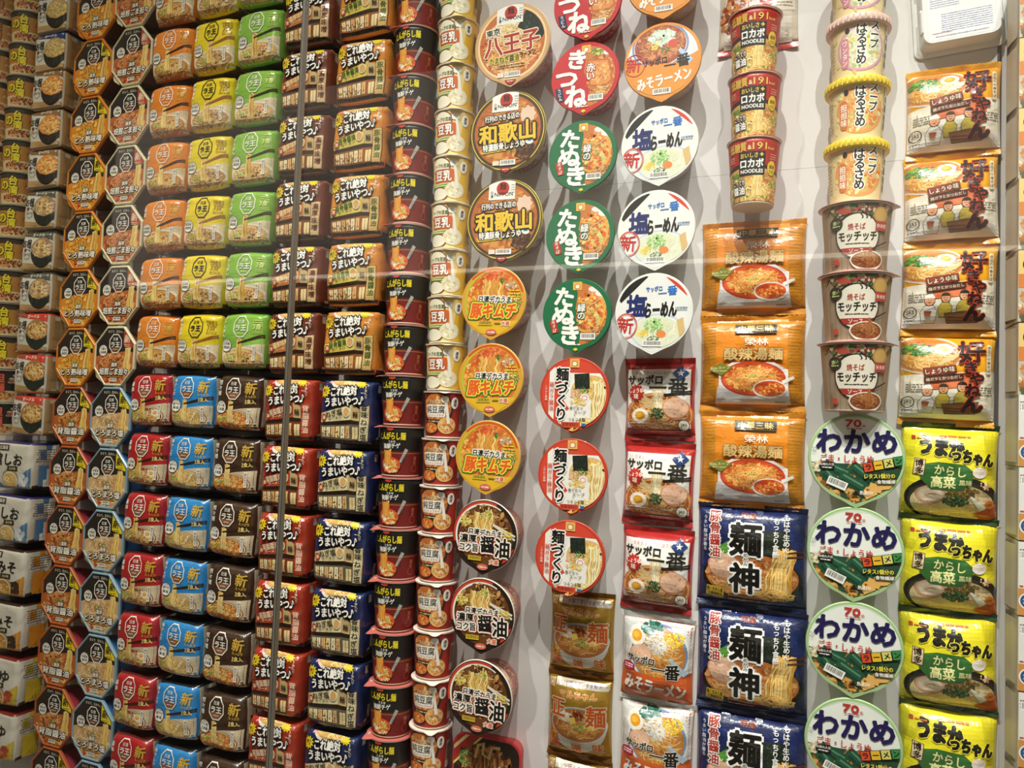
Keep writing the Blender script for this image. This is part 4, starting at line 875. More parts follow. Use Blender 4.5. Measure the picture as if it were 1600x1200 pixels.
def udon(kind):
    R = 69.5; L = lid_outline(R*.97, 8); a = Art(L, 67+kind); g = 'c8242a' if kind == 0 else '1f6e46'
    a.conv(L, g); a.setclip(ell(0, 0, 61, 61, 44)); a.conv([(-4, 62), (62, 62), (62, -62), (6, -62), (12, -20), (-2, 10), (2, 40)], 'c87a3c', 'food_picture')
    a.specks(36, -4, 34, 56, 120, ['d88a48', 'b8622c', 'e8a860', 'a85426'], 3, 8)
    if kind == 0:
        a.poly([(4, 34), (50, 30), (58, -14), (44, -26), (10, -22), (2, 4)], 'c8642c', 'food_picture'); a.poly([(7, 30), (46, 27), (53, -12), (42, -21), (13, -18), (6, 4)], 'e09048', 'food_picture'); a.specks(30, 5, 22, 20, 50, ['e8a058', 'd88040', 'f0b870'], 2, 6)
        a.specks(26, 48, 16, 8, 24, ['5a8a3a', 'e8c848', 'f0d860'], 3, 6); a.ell(44, 44, 9, 7, 'f4ece0', 'food_picture'); a.ring(44, 44, 9, 7, 1.5, 'e08a98', 'food_picture', 24); a.strands(40, -40, 30, 22, 40, ['e0a860', 'c88a48', 'f0c888', 'a86430'], 3.2)
    else:
        a.specks(30, 10, 30, 36, 110, ['e8823c', 'f0a850', 'd8642c', 'f4c878', 'c8c070'], 3, 8); a.ring(22, 4, 36, 40, 4, 'e8a84a', 'food_picture', 40, -2.2, .9); a.strands(42, -42, 30, 20, 46, ['c8925a', 'a8703c', 'e0b078', '8a5228'], 2.6); a.ell(34, 48, 12, 7, 'f4e8e0', 'food_picture'); a.ring(34, 48, 12, 7, 1.5, 'e08a88', 'food_picture', 24); a.ell(48, 40, 11, 7, 'f6ece4', 'food_picture'); a.line([(50, 30), (20, 12)], 1.6, 'e8c890', 'food_picture')
    a.setclip(L); a.rect(1, 55, 18, 16, 'e8b84a', 0, 'emblem'); a.ell(1, 54, 5.5, 5.5, 'f6ead0', 'emblem'); a.ring(1, 54, 5.5, 5.5, 1.2, 'c8402e', 'emblem', 20)
    if kind == 0:
        a.text('き', -17, 36, 42, 'fbf8f2', .09, w=46, rot=-6); a.text('つ', -38, -2, 42, 'fbf8f2', .09, w=52, rot=-8); a.text('ね', -16, -38, 48, 'fbf8f2', .09, w=46, rot=-4); a.text('赤い', 12, 8, 19, 'fbf8f2', .04, ol=[('a83a20', 1.3)], vert=True, gap=.9)
        a.rect(-50, -32, 15, 28, '1e2a58', 12, 'banner'); a.text('うどん', -50, -32, 8.5, 'f4ecd8', .04, vert=True, rot=12, shear=-.2)
    else:
        a.text('た', -25, 34, 40, 'fbf8f2', .09, w=44, rot=-10); a.text('ぬ', -25, -2, 42, 'fbf8f2', .09, w=50, rot=-6); a.text('き', -12, -40, 44, 'fbf8f2', .09, w=46, rot=-4); a.text('緑の', 10, 4, 17, 'fbf8f2', .04, ol=[('2a5a34', 1.3)], vert=True, gap=.95)
        a.rect(-45, -24, 14, 26, 'b83428', 14, 'banner'); a.text('天そば', -45, -24, 8, 'f4ecd8', .04, vert=True, shear=-.22)
    a.barcode(24, -44, 30, 12); a.lines(-4, -60, 26, 1, 2, 2.6, 'f0e8d8'); a.ell(0, -71, 4.5, 4.5, 'e8d84a', 'emblem'); a.line([(-4, -71), (4, -71)], 1.2, 'a88a2a', 'emblem')
    return bowl_pack(R, 76, a, g, g, 'b8404a' if kind == 0 else 'c8c4b4', 'd8c8c0', sideprint=['e8d8d0', '8a2a2c', 'd8a0a0'] if kind == 0 else ['2f7a50', 'e8e4d8', '3a3a34', 'b8b4a8'], tdir=-PI/2, Rb=.72)
PK['u0'] = udon(0); PK['u1'] = udon(1)
column('noodle_bowl', PK['u0'], [(-.432, .823), (-.432, .673)], 'red round noodle bowl with large white brush lettering', 'noodle bowl', 'red brush-lettered bowls', 1.0, tail='from the top of the two')
column('noodle_bowl', PK['u1'], [(-.432, .516), (-.432, .358), (-.433, .202)], 'green round noodle bowl with large white brush lettering', 'noodle bowl', 'green brush-lettered bowls', 1.0, tail='from the top of its three')

R = 70; L = lid_outline(R*.97, 8); a = Art(L, 70)
a.conv(L, 'c8402c'); a.setclip(ell(0, 0, 65, 65, 48)); a.ell(0, 0, 65, 65, 'd84a34'); a.rect(20, -14, 92, 106, 'f2eee6'); a.conv([(-26, 40), (66, 40), (66, 34), (-26, 34)], 'f2eee6'); a.rect(-45, -6, 11, 118, 'f4efe6')
a.bowl(34, 4, 44, 36, 'e0b878', 'f6f2ea', None, 0, 60, w=2.2); a.poly([(-30, -10), (30, -8), (62, -40), (62, -70), (-30, -70)], 'f2eee6'); a.conv([(-26, -6), (-8, -30), (-26, -44)], 'd84a34')
a.nori(16, 24, 30, 30, 4); a.scallion(14, 6, 16, 7, 30, ('3a6a4a', '6a9a5a', '2a4a34')); a.specks(6, -2, 12, 10, 16, ['e0b890', 'd09a6a'], 3, 7); a.ell(22, -8, 9, 8, 'f6f0ea', 'food_picture'); a.ring(22, -8, 6, 5, 1.4, 'd86a7a', 'food_picture', 20); a.specks(10, -16, 16, 8, 24, NOOD, 2, 5)
a.lift(48, -46, 22, 26, 11, ['f4e0a0', 'f8ecc0', 'e8c878'], 1.0, lean=2); a.strands(36, -56, 32, 12, 44, ['f0d898', 'e8c880', 'f8e8b8'], 2.4); a.line([(60, 14), (72, 8)], 4, '2a1c16', 'food_picture')
a.setclip(L); a.rect(0, 59, 19, 17, 'e8c47a', 0, 'emblem'); a.rect(0, 59, 16, 14, 'e0a84a', 0, 'emblem'); a.ell(0, 58, 5.5, 5.5, 'f6ead0', 'emblem'); a.ring(0, 58, 5.5, 5.5, 1.1, 'c8402e', 'emblem', 20)
a.text('麺づくり', -24, -2, 27, '161412', .07, ol=[('fbf8f2', 2.4)], vert=True, gap=.96); a.text('鶏ガラ醤油', -45, -6, 10, 'c8483a', .02, vert=True, gap=1.15); a.text('こだわり製麺', -56, 0, 5, 'f4dcd0', .02, vert=True)
a.text('香り立つ', 6, -28, 7, '3a342e', .01, w=26); a.text('スープ', 14, -36, 8, '3a342e', .01, w=24); a.text('×', 4, -42, 6, '3a342e', .01); a.text('つるつる麺', 8, -50, 8, '3a342e', .01, w=34)
a.barcode(-4, -61, 38, 11, 'd8523a', '5a1a12'); a.rect(22, -60, 8, 6, '3a6aa8', 0, 'emblem'); a.specks(4, -72, 12, 5, 16, NOOD, 2, 5)
PK['mz'] = bowl_pack(70, 76, a, 'c8402c', 'c8482e', 'd8d0c4', 'c8402c', sideprint=['e8e0d4', 'a89a8a', 'c86a54'], Rb=.74)
column('noodle_bowl', PK['mz'], [(-.433, .047), (-.431, -.111), (-.431, -.268)], 'white and red noodle bowl with black vertical lettering', 'noodle bowl', 'white and red bowls', 1.0, tail='from the top of its three')

def ichi_bowl(kind):
    R = 73; L = lid_outline(R*.97, 8); a = Art(L, 72+kind)
    if kind == 0:
        a.conv(L, 'e8963a'); a.setclip(ell(0, 0, 68, 68, 48)); a.conv([(-70, 70), (70, 70), (70, 6), (10, -4), (-40, 2), (-70, 10)], 'e4e6ea'); a.ell(-4, 28, 56, 46, 'f0eee8', 'food_picture'); a.ring(-4, 28, 54, 44, 4, '8a9ac0', 'food_picture', 48); a.ell(-4, 29, 49, 39, 'a8543a', 'food_picture'); a.specks(-4, 30, 44, 34, 80, ['b8643c', '9a4a34', 'c87a48', 'd8905a'], 4, 9); a.strands(-4, 30, 44, 34, 24, ['d89a60', 'c88850'], 2)
        a.conv([(-70, 6), (-30, -6), (30, -8), (70, 10), (70, -70), (-70, -70)], 'e8963a'); a.specks(0, 44, 24, 14, 60, ['e8f0e4', 'd0e4d0', 'f4f6ee', 'b8d8b8'], 3, 7); a.specks(-14, 28, 8, 6, 12, ['f0d878', 'e8c858'], 3, 5); a.ell(20, 30, 9, 8, 'd8503a', 'food_picture'); a.scallion(4, 20, 10, 6, 24, ('2f6a3a', '4a8a4a'))
        a.poly([(34, 20), (58, -6), (50, -14), (30, 14)], 'b8d0e8', 'food_picture'); a.setclip(L)
        a.text('サッポロ', -14, -1, 15, '1c1814', .07, w=46, rot=4); a.line([(4, -12), (26, -11)], 2.6, '1c1814', 'lettering'); a.text('番', 40, -5, 25, '1c1814', .05, rot=4); a.text('みそラーメン', 4, -38, 26, 'fbf6ea', .07, w=102, rot=7); a.text('新', -54, -2, 30, 'c8302c', .03, rot=-4); a.ring(-52, -3, 20, 22, 1.6, 'd8544a', 'emblem', 36)
        a.barcode(0, -60, 34, 11); rim, body = 'e8a850', 'd8b8a0'
    else:
        a.conv(L, 'ecebe6'); a.setclip(ell(0, 0, 69, 69, 48)); a.conv([(-62, 16), (-12, 66), (-40, 80), (-80, 40)], '1e1c1a'); a.conv([(18, 68), (61, 30), (80, 50), (40, 80)], 'd8402e')
        a.ell(10, -38, 52, 34, 'f2f0ea', 'food_picture'); a.ring(10, -38, 52, 34, 3, 'c8d4e4', 'food_picture', 40); a.ell(8, -38, 46, 29, 'e4e6cc', 'food_picture'); a.strands(8, -36, 42, 24, 40, ['f0eed8', 'e8e4c0', 'dce0b8'], 1.6); a.specks(2, -26, 17, 14, 60, ['b8d890', '9ac878', 'd0e8b0', '8ab868'], 2, 6); a.specks(-18, -42, 9, 7, 14, ['f0d868', 'e8c850'], 3, 5); a.ell(16, -42, 9, 7, 'e88a4a', 'food_picture'); a.scallion(2, -52, 12, 6, 30, ('2a5a34', '3a7a40')); a.conv([(44, -16), (56, -10), (60, -40), (50, -46)], 'dcb878', 'food_picture'); a.setclip(L)
        a.text('サッポロ', 0, 43, 11, '2f6ab8', .05, w=30, rot=4); a.line([(8, 34), (24, 35)], 1.8, '2f7ad0', 'lettering'); a.text('番', 34, 40, 19, '2f7ad0', .03, rot=4); a.text('塩', -32, 12, 44, '1e2a6a', .06, w=40); a.text('らーめん', 14, 4, 32, '161412', .06, w=58, rot=4, shear=.1); a.text('新', -52, -26, 32, 'c8302c', .03, rot=-4); a.ring(-50, -27, 21, 24, 1.6, 'd8544a', 'emblem', 36); a.ring(-50, -27, 18.5, 21.5, .8, 'd8544a', 'emblem', 36); a.lines(52, 8, 22, 2, 4, 2, '6a88b0')
        a.barcode(0, -60, 36, 11); rim, body = 'e8e6de', 'd8d8d4'
    return bowl_pack(R, 76, a, 'ecebe6' if kind else 'e8963a', rim, body, 'c8c4bc' if kind else 'e0c0a0', sideprint=['a8b8c8', 'c8c4bc', '8a94a0', 'd8a0a0'], tab=8, Rb=.72)
PK['i0'] = ichi_bowl(0); PK['i1'] = ichi_bowl(1)
column('noodle_bowl', PK['i0'], [(-.280, .845), (-.280, .684)], 'orange and white miso noodle bowl with blue-rimmed soup picture', 'noodle bowl', 'orange miso bowls', 1.5, tail='from the top of the two')
column('noodle_bowl', PK['i1'], [(-.281, .523), (-.283, .362), (-.283, .204)], 'white salt noodle bowl with black and red corner stripes', 'noodle bowl', 'white salt noodle bowls', 1.5, tail='from the top of its three')

R = 74.5; L = lid_outline(R*.985, 9); a = Art(L, 75)
a.conv(L, 'a8c890'); a.setclip(lid_outline(R*.945, 9)); a.ell(0, 0, 72, 72, 'eef0e8'); a.conv([(-80, -8), (0, -10), (80, 6), (80, -90), (-80, -90)], '2a4a34', 'food_picture'); a.conv([(-80, 36), (-20, 66), (20, 66), (80, 36), (80, 84), (-80, 84)], 'd4e2c8')
a.specks(0, -44, 64, 34, 110, ['c8883c', 'a86a2c', 'e0b060', 'd89a4a', '8a5a2a'], 3, 8); a.specks(-60, -16, 12, 10, 16, ['e8e0c8', 'd8c8a0'], 3, 6)
for x, y, w_, an in ((-30, -20, 44, -24), (10, -26, 46, -40), (-6, -40, 44, -30), (30, -14, 30, -20), (-40, -34, 36, -50)): a.rect(x, y, w_, 19, '24523a', an, 'food_picture'); a.rect(x+2, y+3, w_*.8, 3, '5a8a6a', an, 'food_picture'); a.rect(x-2, y-5, w_*.8, 4, '163a28', an, 'food_picture')
for x, y, an in ((30, -48, -20), (44, -44, 10), (22, -58, 30), (50, -34, -30)): a.rect(x, y, 20, 12, 'e0b060', an, 'food_picture')
a.line([(56, -8), (76, -14)], 2.4, '6a3a20', 'food_picture')
a.text('わかめ', 0, 29, 44, '221c50', .08, w=122); a.text('70', -4, 59, 17, 'c0342c', .08, w=24); a.text('th', 12, 55, 6, 'c0342c', .04); a.lines(-2, 50, 24, 1, 2, 2.0, 'c0342c'); a.text('ごま・しょうゆ', -14, -1, 15, 'c0483c', .04, w=82)
for k, (ch, c) in enumerate(zip('ラーメン', ('d8502e', 'e8b82e', 'd8d070', '3a8a48'))):
    x, y = 19+k*15.2, -14+k*4.0; a.rect(x, y, 15.4, 16, '1c1814', 12, 'banner'); a.rect(x, y, 13.6, 14.2, c, 12, 'banner'); a.text(ch, x, y, 11, '1c1814', .07, rot=12)
a.conv(rrect(-45, -14, 24, 13, 6), '1c1a18', 'badge'); a.text('有機丸大豆', -45, -11.5, 4.6, 'f0ece4', .02); a.lines(-45, -17, 16, 1, 2, 2, 'f0ece4'); a.text('レタス1個分の', 36, -28, 8.5, 'f0e050', .05, ol=[('1c2a1c', 1.0)], w=46, rot=4); a.text('食物繊維', 46, -37, 7, 'f4f0e4', .04, ol=[('1c2a1c', 1.0)], w=28, rot=3)
a.barcode(-29, -43, 32, 14, a=-22); a.text('⊗', -66, 13, 6, '3a3a34', .01); a.poly([(-7, -62), (7, -62), (0, -54)], '1c1814', 'badge'); a.text('熱湯3分', 16, -57, 7, 'f4f0e4', .03, w=20)
PK['wk'] = bowl_pack(74.5, 76, a, 'a8c890', 'b4d09c', 'c8dcb4', 'a8c890', sideprint=['e8f0dc', '6a9a5a', '3a5a3a'], tab=9, Rb=.68)
column('noodle_bowl', PK['wk'], [(.067, -.051), (.068, -.208), (.069, -.366), (.070, -.525)], 'pale green round noodle bowl with large navy lettering', 'noodle bowl', 'pale green seaweed noodle bowls', 1.2, tail='from the top of its column')

# ------------------------------------------------------------------ flat film packets
def clipbox(w, h): return [(-w/2, -h/2), (w/2, -h/2), (w/2, h/2), (-w/2, h/2)]
# gold miso packet
W, H = 132, 165; a = Art(clipbox(W-2, H-20), 80)
a.rect(8, 64, 110, 13, 'd8d0c0', -1, 'banner'); a.text('生麺うまいまま製法', 10, 64, 8, '7a5a8a', .02, w=74); a.rect(-56, 62, 13, 15, 'e8d8a0', 0, 'emblem'); a.ell(-56, 61, 4.5, 4.5, 'f6ead0', 'emblem'); a.ring(-56, 61, 4.5, 4.5, 1, 'c8402e', 'emblem', 18)
a.text('マルちゃん', 2, 46, 14, 'd86a2c', .05, ol=[('f0d8a0', 1.0)], w=76)
a.bowl(4, -8, 58, 34, 'b87038', 'e8e4dc', 'dcd8d0', 22, 60, ['d8a058', 'e8bc78', 'c88a44'], inner='a8b0c0', w=2.2); a.specks(-24, 6, 16, 8, 20, ['f0e8d8', 'e8dcc0'], 3, 7); a.specks(2, 10, 14, 8, 30, ['8a3a24', 'a8503a', '6a2a1c'], 2, 5); a.rect(-6, 0, 12, 12, 'f0d060', 14, 'food_picture'); a.scallion(10, -12, 14, 7, 26); a.specks(30, -8, 14, 6, 24, ['e8c83a', 'f0d858'], 2, 4)
a.text('正', -38, 20, 38, 'd8642a', .05, ol=[('f4e4c0', 1.6)], w=34); a.text('麺', 39, 10, 42, 'd8642a', .05, ol=[('f4e4c0', 1.6)], w=40)
for ch, x, y in (('味', -44, -50), ('噌', 0, -56), ('味', 44, -51)): a.text(ch, x, y, 22, 'd8642a', .04, ol=[('f0d8a8', 1.0)])
a.specks(-48, -34, 10, 8, 12, ['b8842c', 'd8a84a'], 2, 6)
PK['gd'] = packet(W, H, 34, a, 'a8832e', '8a5a24', 1.3, 9, 'foil', nz=3)
column('noodle_packet', PK['gd'], [(-.422, -.428), (-.421, -.590), (-.420, -.752)], 'gold foil miso noodle packet with orange characters', 'noodle packet', 'gold foil packets', 1.2, tail='from the top of its column')

# red soy sauce packet
W, H = 137, 160; a = Art(clipbox(W-2, H-20), 81)
a.conv([(-62, 58), (62, 58), (62, -56), (-62, -56)], 'ecebe4'); a.bowl(2, -30, 66, 42, 'b0622c', 'c8743c', '7a3420', 4, 80, ['d89a58', 'e8b878', 'c8803c', 'e0c498'], inner='e0a868', w=2.2); a.conv([(-64, -58), (64, -58), (64, -72), (-64, -72)], '7a241c')
a.lift(2, -18, 24, 22, 11, ['f0dcb0', 'f4e8c8', 'e0c898'], .9); a.rect(-28, 0, 38, 15, 'e8cc98', -36, 'food_picture'); a.rect(-22, -8, 38, 9, 'd8b47a', -30, 'food_picture'); a.egg(-34, -32, 17, .82); a.scallion(0, -28, 15, 11, 60, ('1e5a3a', '2f7a4a', '164430')); a.pork(36, -18, 25, 21); a.chop(14, 8, 66, 16, 3.4, '2a2222', 5)
a.text('うまさ サッポロにあり!!', -8, 51, 7, 'c88a8a', .01, w=72); a.text('サッポロ', -25, 37, 20, '1e1c14', .07, w=70); a.text('一', 2, 22, 26, '1e1c14', .06, w=36); a.text('番', 40, 24, 36, '1e1c14', .03, w=38)
a.rect(44, 50, 22, 22, '26407a', 45, 'emblem'); a.poly(star(44, 50, 7, 2.9, 5, PI/2), 'f4f2ea', 'emblem'); a.poly(star(-42, 12, 18, 13.5, 14), 'c03028', 'burst'); a.text('しょうゆ', -42, 16, 10, 'fbf2e4', .04, w=30); a.text('味', -42, 5, 11, 'fbf2e4', .05)
a.ell(50, -50, 11, 11, 'e8e0d0', 'badge'); a.ring(50, -50, 11, 11, 1.4, '2a241e', 'badge', 28); a.text('JAS', 50, -50, 8, '2a241e', .03); a.lines(-38, -46, 36, 2, 5, 2, 'e8d8c8'); a.lines(10, -62, 80, 1, 3, 2, 'c89a8a')
PK['is'] = packet(W, H, 34, a, 'b02a26', 'a82a2a', 2.1, 10, 'film', nz=3)
column('noodle_packet', PK['is'], [(-.280, .042), (-.278, -.121), (-.276, -.286)], 'white and red soy sauce noodle packet with star emblem', 'noodle packet', 'white and red packets', 1.3, tail='from the top of its three')

# miso packet
W, H = 138, 168; a = Art(clipbox(W-2, H-20), 82)
a.conv([(-68, 78), (68, 78), (68, -14), (-68, -14)], 'd8d8d4'); a.bowl(6, 18, 58, 56, 'c8823c', 'eceae4', None, 0, 80, ['e0b068', 'd89a50', 'e8c488'], inner='7a94b8', t=.13, w=2.2); a.conv([(-68, -16), (-10, -24), (68, -22), (68, -80), (-68, -80)], 'd8622a')
a.egg(-38, 46, 17, 1.1); a.specks(-10, 62, 20, 9, 30, ['2a6a5a', '3a7a68', '1e5044'], 3, 8); a.strands(2, 38, 28, 24, 70, ['f4f2ea', 'e8eae0', 'fbfaf4'], 1.2); a.specks(34, 48, 18, 14, 70, ['f0c83a', 'f8dc60', 'e0b02c'], 2, 4); a.pork(-28, 14, 22, 17)
a.poly([(30, 16), (62, -14), (54, -20), (28, 8)], 'b8cce0', 'food_picture'); a.specks(16, -2, 16, 6, 16, ['c8803c', 'b86a2c'], 3, 6)
a.text('サッポロ', -28, 4, 16, '1c1814', .07, w=54, rot=-3, ol=[('f2ece0', 1)]); a.text('一', 8, -10, 20, '1c1814', .06, w=32, ol=[('f2ece0', 1)]); a.text('番', 34, -12, 30, '1c1814', .06, w=28, ol=[('f2ece0', 1)]); a.ell(-52, -12, 13, 8, 'a83050', 'badge'); a.lines(-52, -10, 18, 2, 4, 2.2, 'f4d8d8')
a.text('みそラーメン', 0, -46, 32, 'f4f0e8', .07, w=116, rot=-4)
PK['im'] = packet(W, H, 36, a, 'c85a28', 'd0d0cc', 3.7, 10, 'film', nz=3.2)
column('noodle_packet', PK['im'], [(-.270, -.457), (-.268, -.616), (-.267, -.775)], 'silver and orange miso noodle packet with corn and egg picture', 'noodle packet', 'silver and orange packets', 1.3, tail='from the top of its column')

# wide orange packet
W, H = 187, 178; a = Art(clipbox(W-2, H-14), 83)
a.conv([(-64, 82), (64, 82), (64, -82), (-64, -82)], 'e88a1e')
for k in range(27): a.rect(-78, -78+k*6, 26, .8, 'c07a20'); a.rect(78, -78+k*6, 26, .8, 'c07a20')
a.conv(octa(4, -34, 124, 70, .2), 'e8e2dc', 'food_picture'); a.conv([(-64, -76), (70, -76), (66, -46), (4, -56), (-60, -44)], 'dcd8d8', 'food_picture'); a.ell(4, -29, 58, 32, 'c8442a', 'food_picture'); a.ell(4, -29, 54, 29, 'd85a2c', 'food_picture'); a.specks(4, -29, 50, 26, 150, ['e8783a', 'd84a24', 'f09a48', 'c83a20', 'f0c070'], 2, 6); a.strands(4, -29, 50, 26, 70, ['f0a850', 'e88a3a', 'f4c070'], 2); a.scallion(2, -24, 12, 4, 14, ('5a8a2a', '7aa83a')); a.ell(34, -48, 30, 17, 'f0e8e0', 'food_picture'); a.ell(34, -47, 27, 14, 'd85a2c', 'food_picture'); a.specks(34, -47, 24, 12, 50, ['f08a40', 'd84a24', 'f4b860'], 2, 5); a.line([(56, -36), (76, -26)], 7, 'eee8e0', 'food_picture', 5)
a.rect(8, 64, 74, 18, '1c1a1c', 0, 'banner'); a.outline([(-28, 56), (44, 56), (44, 72), (-28, 72)], .8, '8a7a4a', 'banner'); a.text('中華三昧', 8, 64, 14, 'd8b460', .05, w=62); a.text('榮林', 10, 40, 16, 'f0e4d0', .03, w=42); a.text('酸辣湯麺', 4, 17, 24, 'd8b878', .05, ol=[('9a5a18', 1.0)], w=104)
a.conv([(-78, -12), (-54, 0), (-32, -8), (-52, -24)], '8a8a3a', 'badge'); a.text('Richスープ', -55, -9, 7, 'e8e4a8', .03, w=36, rot=4); a.lines(-55, -15, 26, 1, 3, 2, 'e0dca0'); a.lines(52, -72, 18, 1, 2, 1.6, '5a5450')
PK['or'] = packet(W, H, 26, a, 'cf8a28', 'e0922c', 4.9, 10, 'film', p=3.4, nz=3, pinch=.015)
column('noodle_packet', PK['or'], [(-.112, .293), (-.110, .113), (-.107, -.066)], 'wide orange sour soup noodle packet with black name plate', 'noodle packet', 'wide orange packets', .8, tail='from the top of its three')

# navy packet
W, H = 193, 190; a = Art(clipbox(W-2, H-18), 84)
a.specks(0, 60, 90, 26, 16, ['26346e', '1e2a5c'], 8, 20); a.ell(2, -36, 88, 48, '1a1412', 'food_picture'); a.ell(2, -32, 82, 42, 'b86a34', 'food_picture'); a.specks(0, -34, 76, 36, 120, ['c87a40', 'a85a2c', 'd89458', 'e0a868'], 4, 10); a.strands(-10, -46, 60, 24, 70, ['d89a54', 'c8843c', 'e8b878'], 2.6)
a.poly([(-78, 0), (-40, 30), (-30, 22), (-66, -6)], '5a9a3a', 'food_picture'); a.specks(-56, 8, 18, 9, 22, ['6aa84a', '4a8a3a', 'd8e0b0'], 3, 7); a.nori(46, 32, 46, 44, 6); a.pork(-46, -18, 30, 24); a.lift(46, -60, 20, 46, 14, ['f0c068', 'f8dc98', 'e0a44c'], .8, lean=14); a.strands(40, -62, 40, 12, 40, ['f0c878', 'e0a850'], 3); a.line([(66, 16), (98, 20)], 3.4, '5a2a1c', 'food_picture'); a.line([(64, 8), (98, 10)], 3.4, '5a2a1c', 'food_picture')
a.text('明星', -4, 76, 11, 'a8503a', .04, w=26); a.text('麺', -9, 34, 62, '14120f', .07, ol=[('f8f6f2', 3.6)], w=58); a.text('神', -10, -36, 58, '14120f', .07, ol=[('f8f6f2', 3.6)], w=56); a.text('めがみ', -8, -2, 8.5, '14120f', .03, ol=[('f8f6f2', 1.6)], vert=True)
a.text('豚骨醤油', -64, 40, 21, 'b83a34', .05, ol=[('f6f0ea', 1.8)], vert=True, gap=1.02); a.text('うまい脂油が香る', -82, 40, 7.5, 'e4e2ea', .02, vert=True, gap=1.1); a.text('もはや生めん、', 62, 44, 12, 'f6f4f0', .04, vert=True, gap=.95); a.text('もっちり食感', 44, 42, 12, 'f6f4f0', .04, vert=True, gap=.95)
a.rect(-62, -66, 32, 20, 'c8a832', -5, 'badge'); a.text('新・生めん風', -62, -62, 7.5, '2a2014', .03, w=28, rot=-5); a.text('三層麺製法', -62, -70, 6, '2a2014', .02, w=26, rot=-5); a.lines(-16, -70, 44, 2, 7, 3.4, 'a88a4a')
PK['nv'] = packet(W, H, 30, a, '1e2858', '1a244e', 5.5, 9, 'film', p=3.2, nz=3.4, pinch=.01)
column('noodle_packet', PK['nv'], [(-.103, -.245), (-.099, -.433), (-.096, -.620)], 'wide navy noodle packet with huge black characters outlined white', 'noodle packet', 'wide navy packets', 1.0, tail='from the top of its column')

# white and red packet behind the red cups
W, H = 146, 206; a = Art(clipbox(W-2, H-22), 85)
a.rect(0, -20, 124, 150, 'ded6c8'); a.specks(-40, -30, 30, 44, 50, ['a8562c', 'c87a40', '8a3a24', 'e0a868'], 5, 12); a.specks(-44, -46, 14, 18, 16, ['2a201c', '4a342a'], 3, 8); a.conv([(2, 60), (36, 60), (30, -60), (6, -66)], 'c0342a'); a.text('ラーメン', 20, -26, 24, 'f0e4d0', .07, vert=True, gap=.9); a.text('しょうゆ', -12, -42, 17, 'c03a2c', .05, ol=[('f4ecdc', 1.2)], vert=True, gap=.95); a.rect(48, -20, 40, 34, 'e8e0d0', 6, 'banner'); a.lines(48, -10, 32, 4, 6, 2.6, '8a7a6a')
a.specks(0, -74, 60, 8, 20, ['e8e0d4', 'c8bca8'], 4, 9)
PK['rw'] = packet(W, H, 26, a, 'd8ccb8', 'b8342a', 6.1, 11, 'film', nz=3)
place('noodle_packet', PK['rw'], -.113, CAM_Z+.812, 'white and red noodle packet partly hidden behind the top red cup', 'noodle packet')

# yellow packet with the street stall drawing
W, H = 144, 160; a = Art(clipbox(W-2, H-18), 86)
a.conv([(-71, 72), (71, 72), (71, 58), (-71, 58)], 'e0a01c'); a.setclip([(-71, 70), (64, 70), (64, -70), (-71, -70)]); a.ell(-34, 40, 54, 34, 'f0e2c8', 'food_picture'); a.ell(-34, 40, 51, 31, 'd8905a', 'food_picture'); a.ell(-34, 40, 48, 28, 'c87a34', 'food_picture'); a.specks(-34, 38, 44, 24, 70, ['d8904a', 'b86a2c', 'e8b068'], 3, 8); a.strands(-34, 34, 44, 22, 60, ['e8b868', 'd89a48', 'f0cc88'], 2.2); a.specks(-48, 48, 24, 9, 40, ['5a8a3a', '7aa84a', '3a6a2c'], 3, 7); a.egg(-8, 50, 14, .7)
for k in range(5): a.rect(-8+k*5, 30+k*2, 24, 3.2, 'e8cc90', 40, 'food_picture')
a.setclip(clipbox(W-2, H-18)); a.conv([(-71, 4), (71, 14), (71, -66), (-71, -66)], 'f0e8d4'); a.conv([(-71, -52), (71, -46), (71, -68), (-71, -68)], 'f2efe8')
a.poly([(-32, 2), (46, 12), (48, -12), (-24, -20)], 'e0784a', 'stall_picture'); a.outline([(-32, 2), (46, 12), (48, -12), (-24, -20)], .9, '3a2a20', 'stall_picture'); a.lines(-46, -12, 36, 4, 4, 3, '8a8478', 'stall_picture'); a.lines(56, -14, 24, 4, 4, 3, '8a8478', 'stall_picture'); a.poly([(-58, -2), (-55, -24), (-61, -24)], 'a89a88', 'stall_picture')
for x, y, s_, sh, hair in ((-32, -22, 1.1, 'f4f1ea', 'f4f1ea'), (-8, -18, .95, 'c8b048', '4a3a2a'), (20, -14, 1.0, 'd0b850', '2a221c')):
    a.poly([(x-9*s_, y-34*s_), (x+9*s_, y-34*s_), (x+11*s_, y-16*s_), (x+5*s_, y-8*s_), (x-6*s_, y-8*s_), (x-12*s_, y-18*s_)], sh, 'stall_picture'); a.outline([(x-9*s_, y-34*s_), (x+9*s_, y-34*s_), (x+11*s_, y-16*s_), (x+5*s_, y-8*s_), (x-6*s_, y-8*s_), (x-12*s_, y-18*s_)], .7, '3a2a20', 'stall_picture')
    a.ell(x, y, 7.6*s_, 8.6*s_, '3a2a20', 'stall_picture'); a.ell(x, y, 6.8*s_, 7.8*s_, 'e8a880', 'stall_picture'); a.conv(ell(x, y+3*s_, 7.4*s_, 6.5*s_, 14, 0, PI), hair, 'stall_picture')
    a.line([(x-3, y), (x-1.2, y)], .8, '2a1c16', 'stall_picture'); a.line([(x+1.2, y), (x+3, y)], .8, '2a1c16', 'stall_picture'); a.line([(x-2, y-4), (x+2, y-4)], .7, '8a3a28', 'stall_picture')
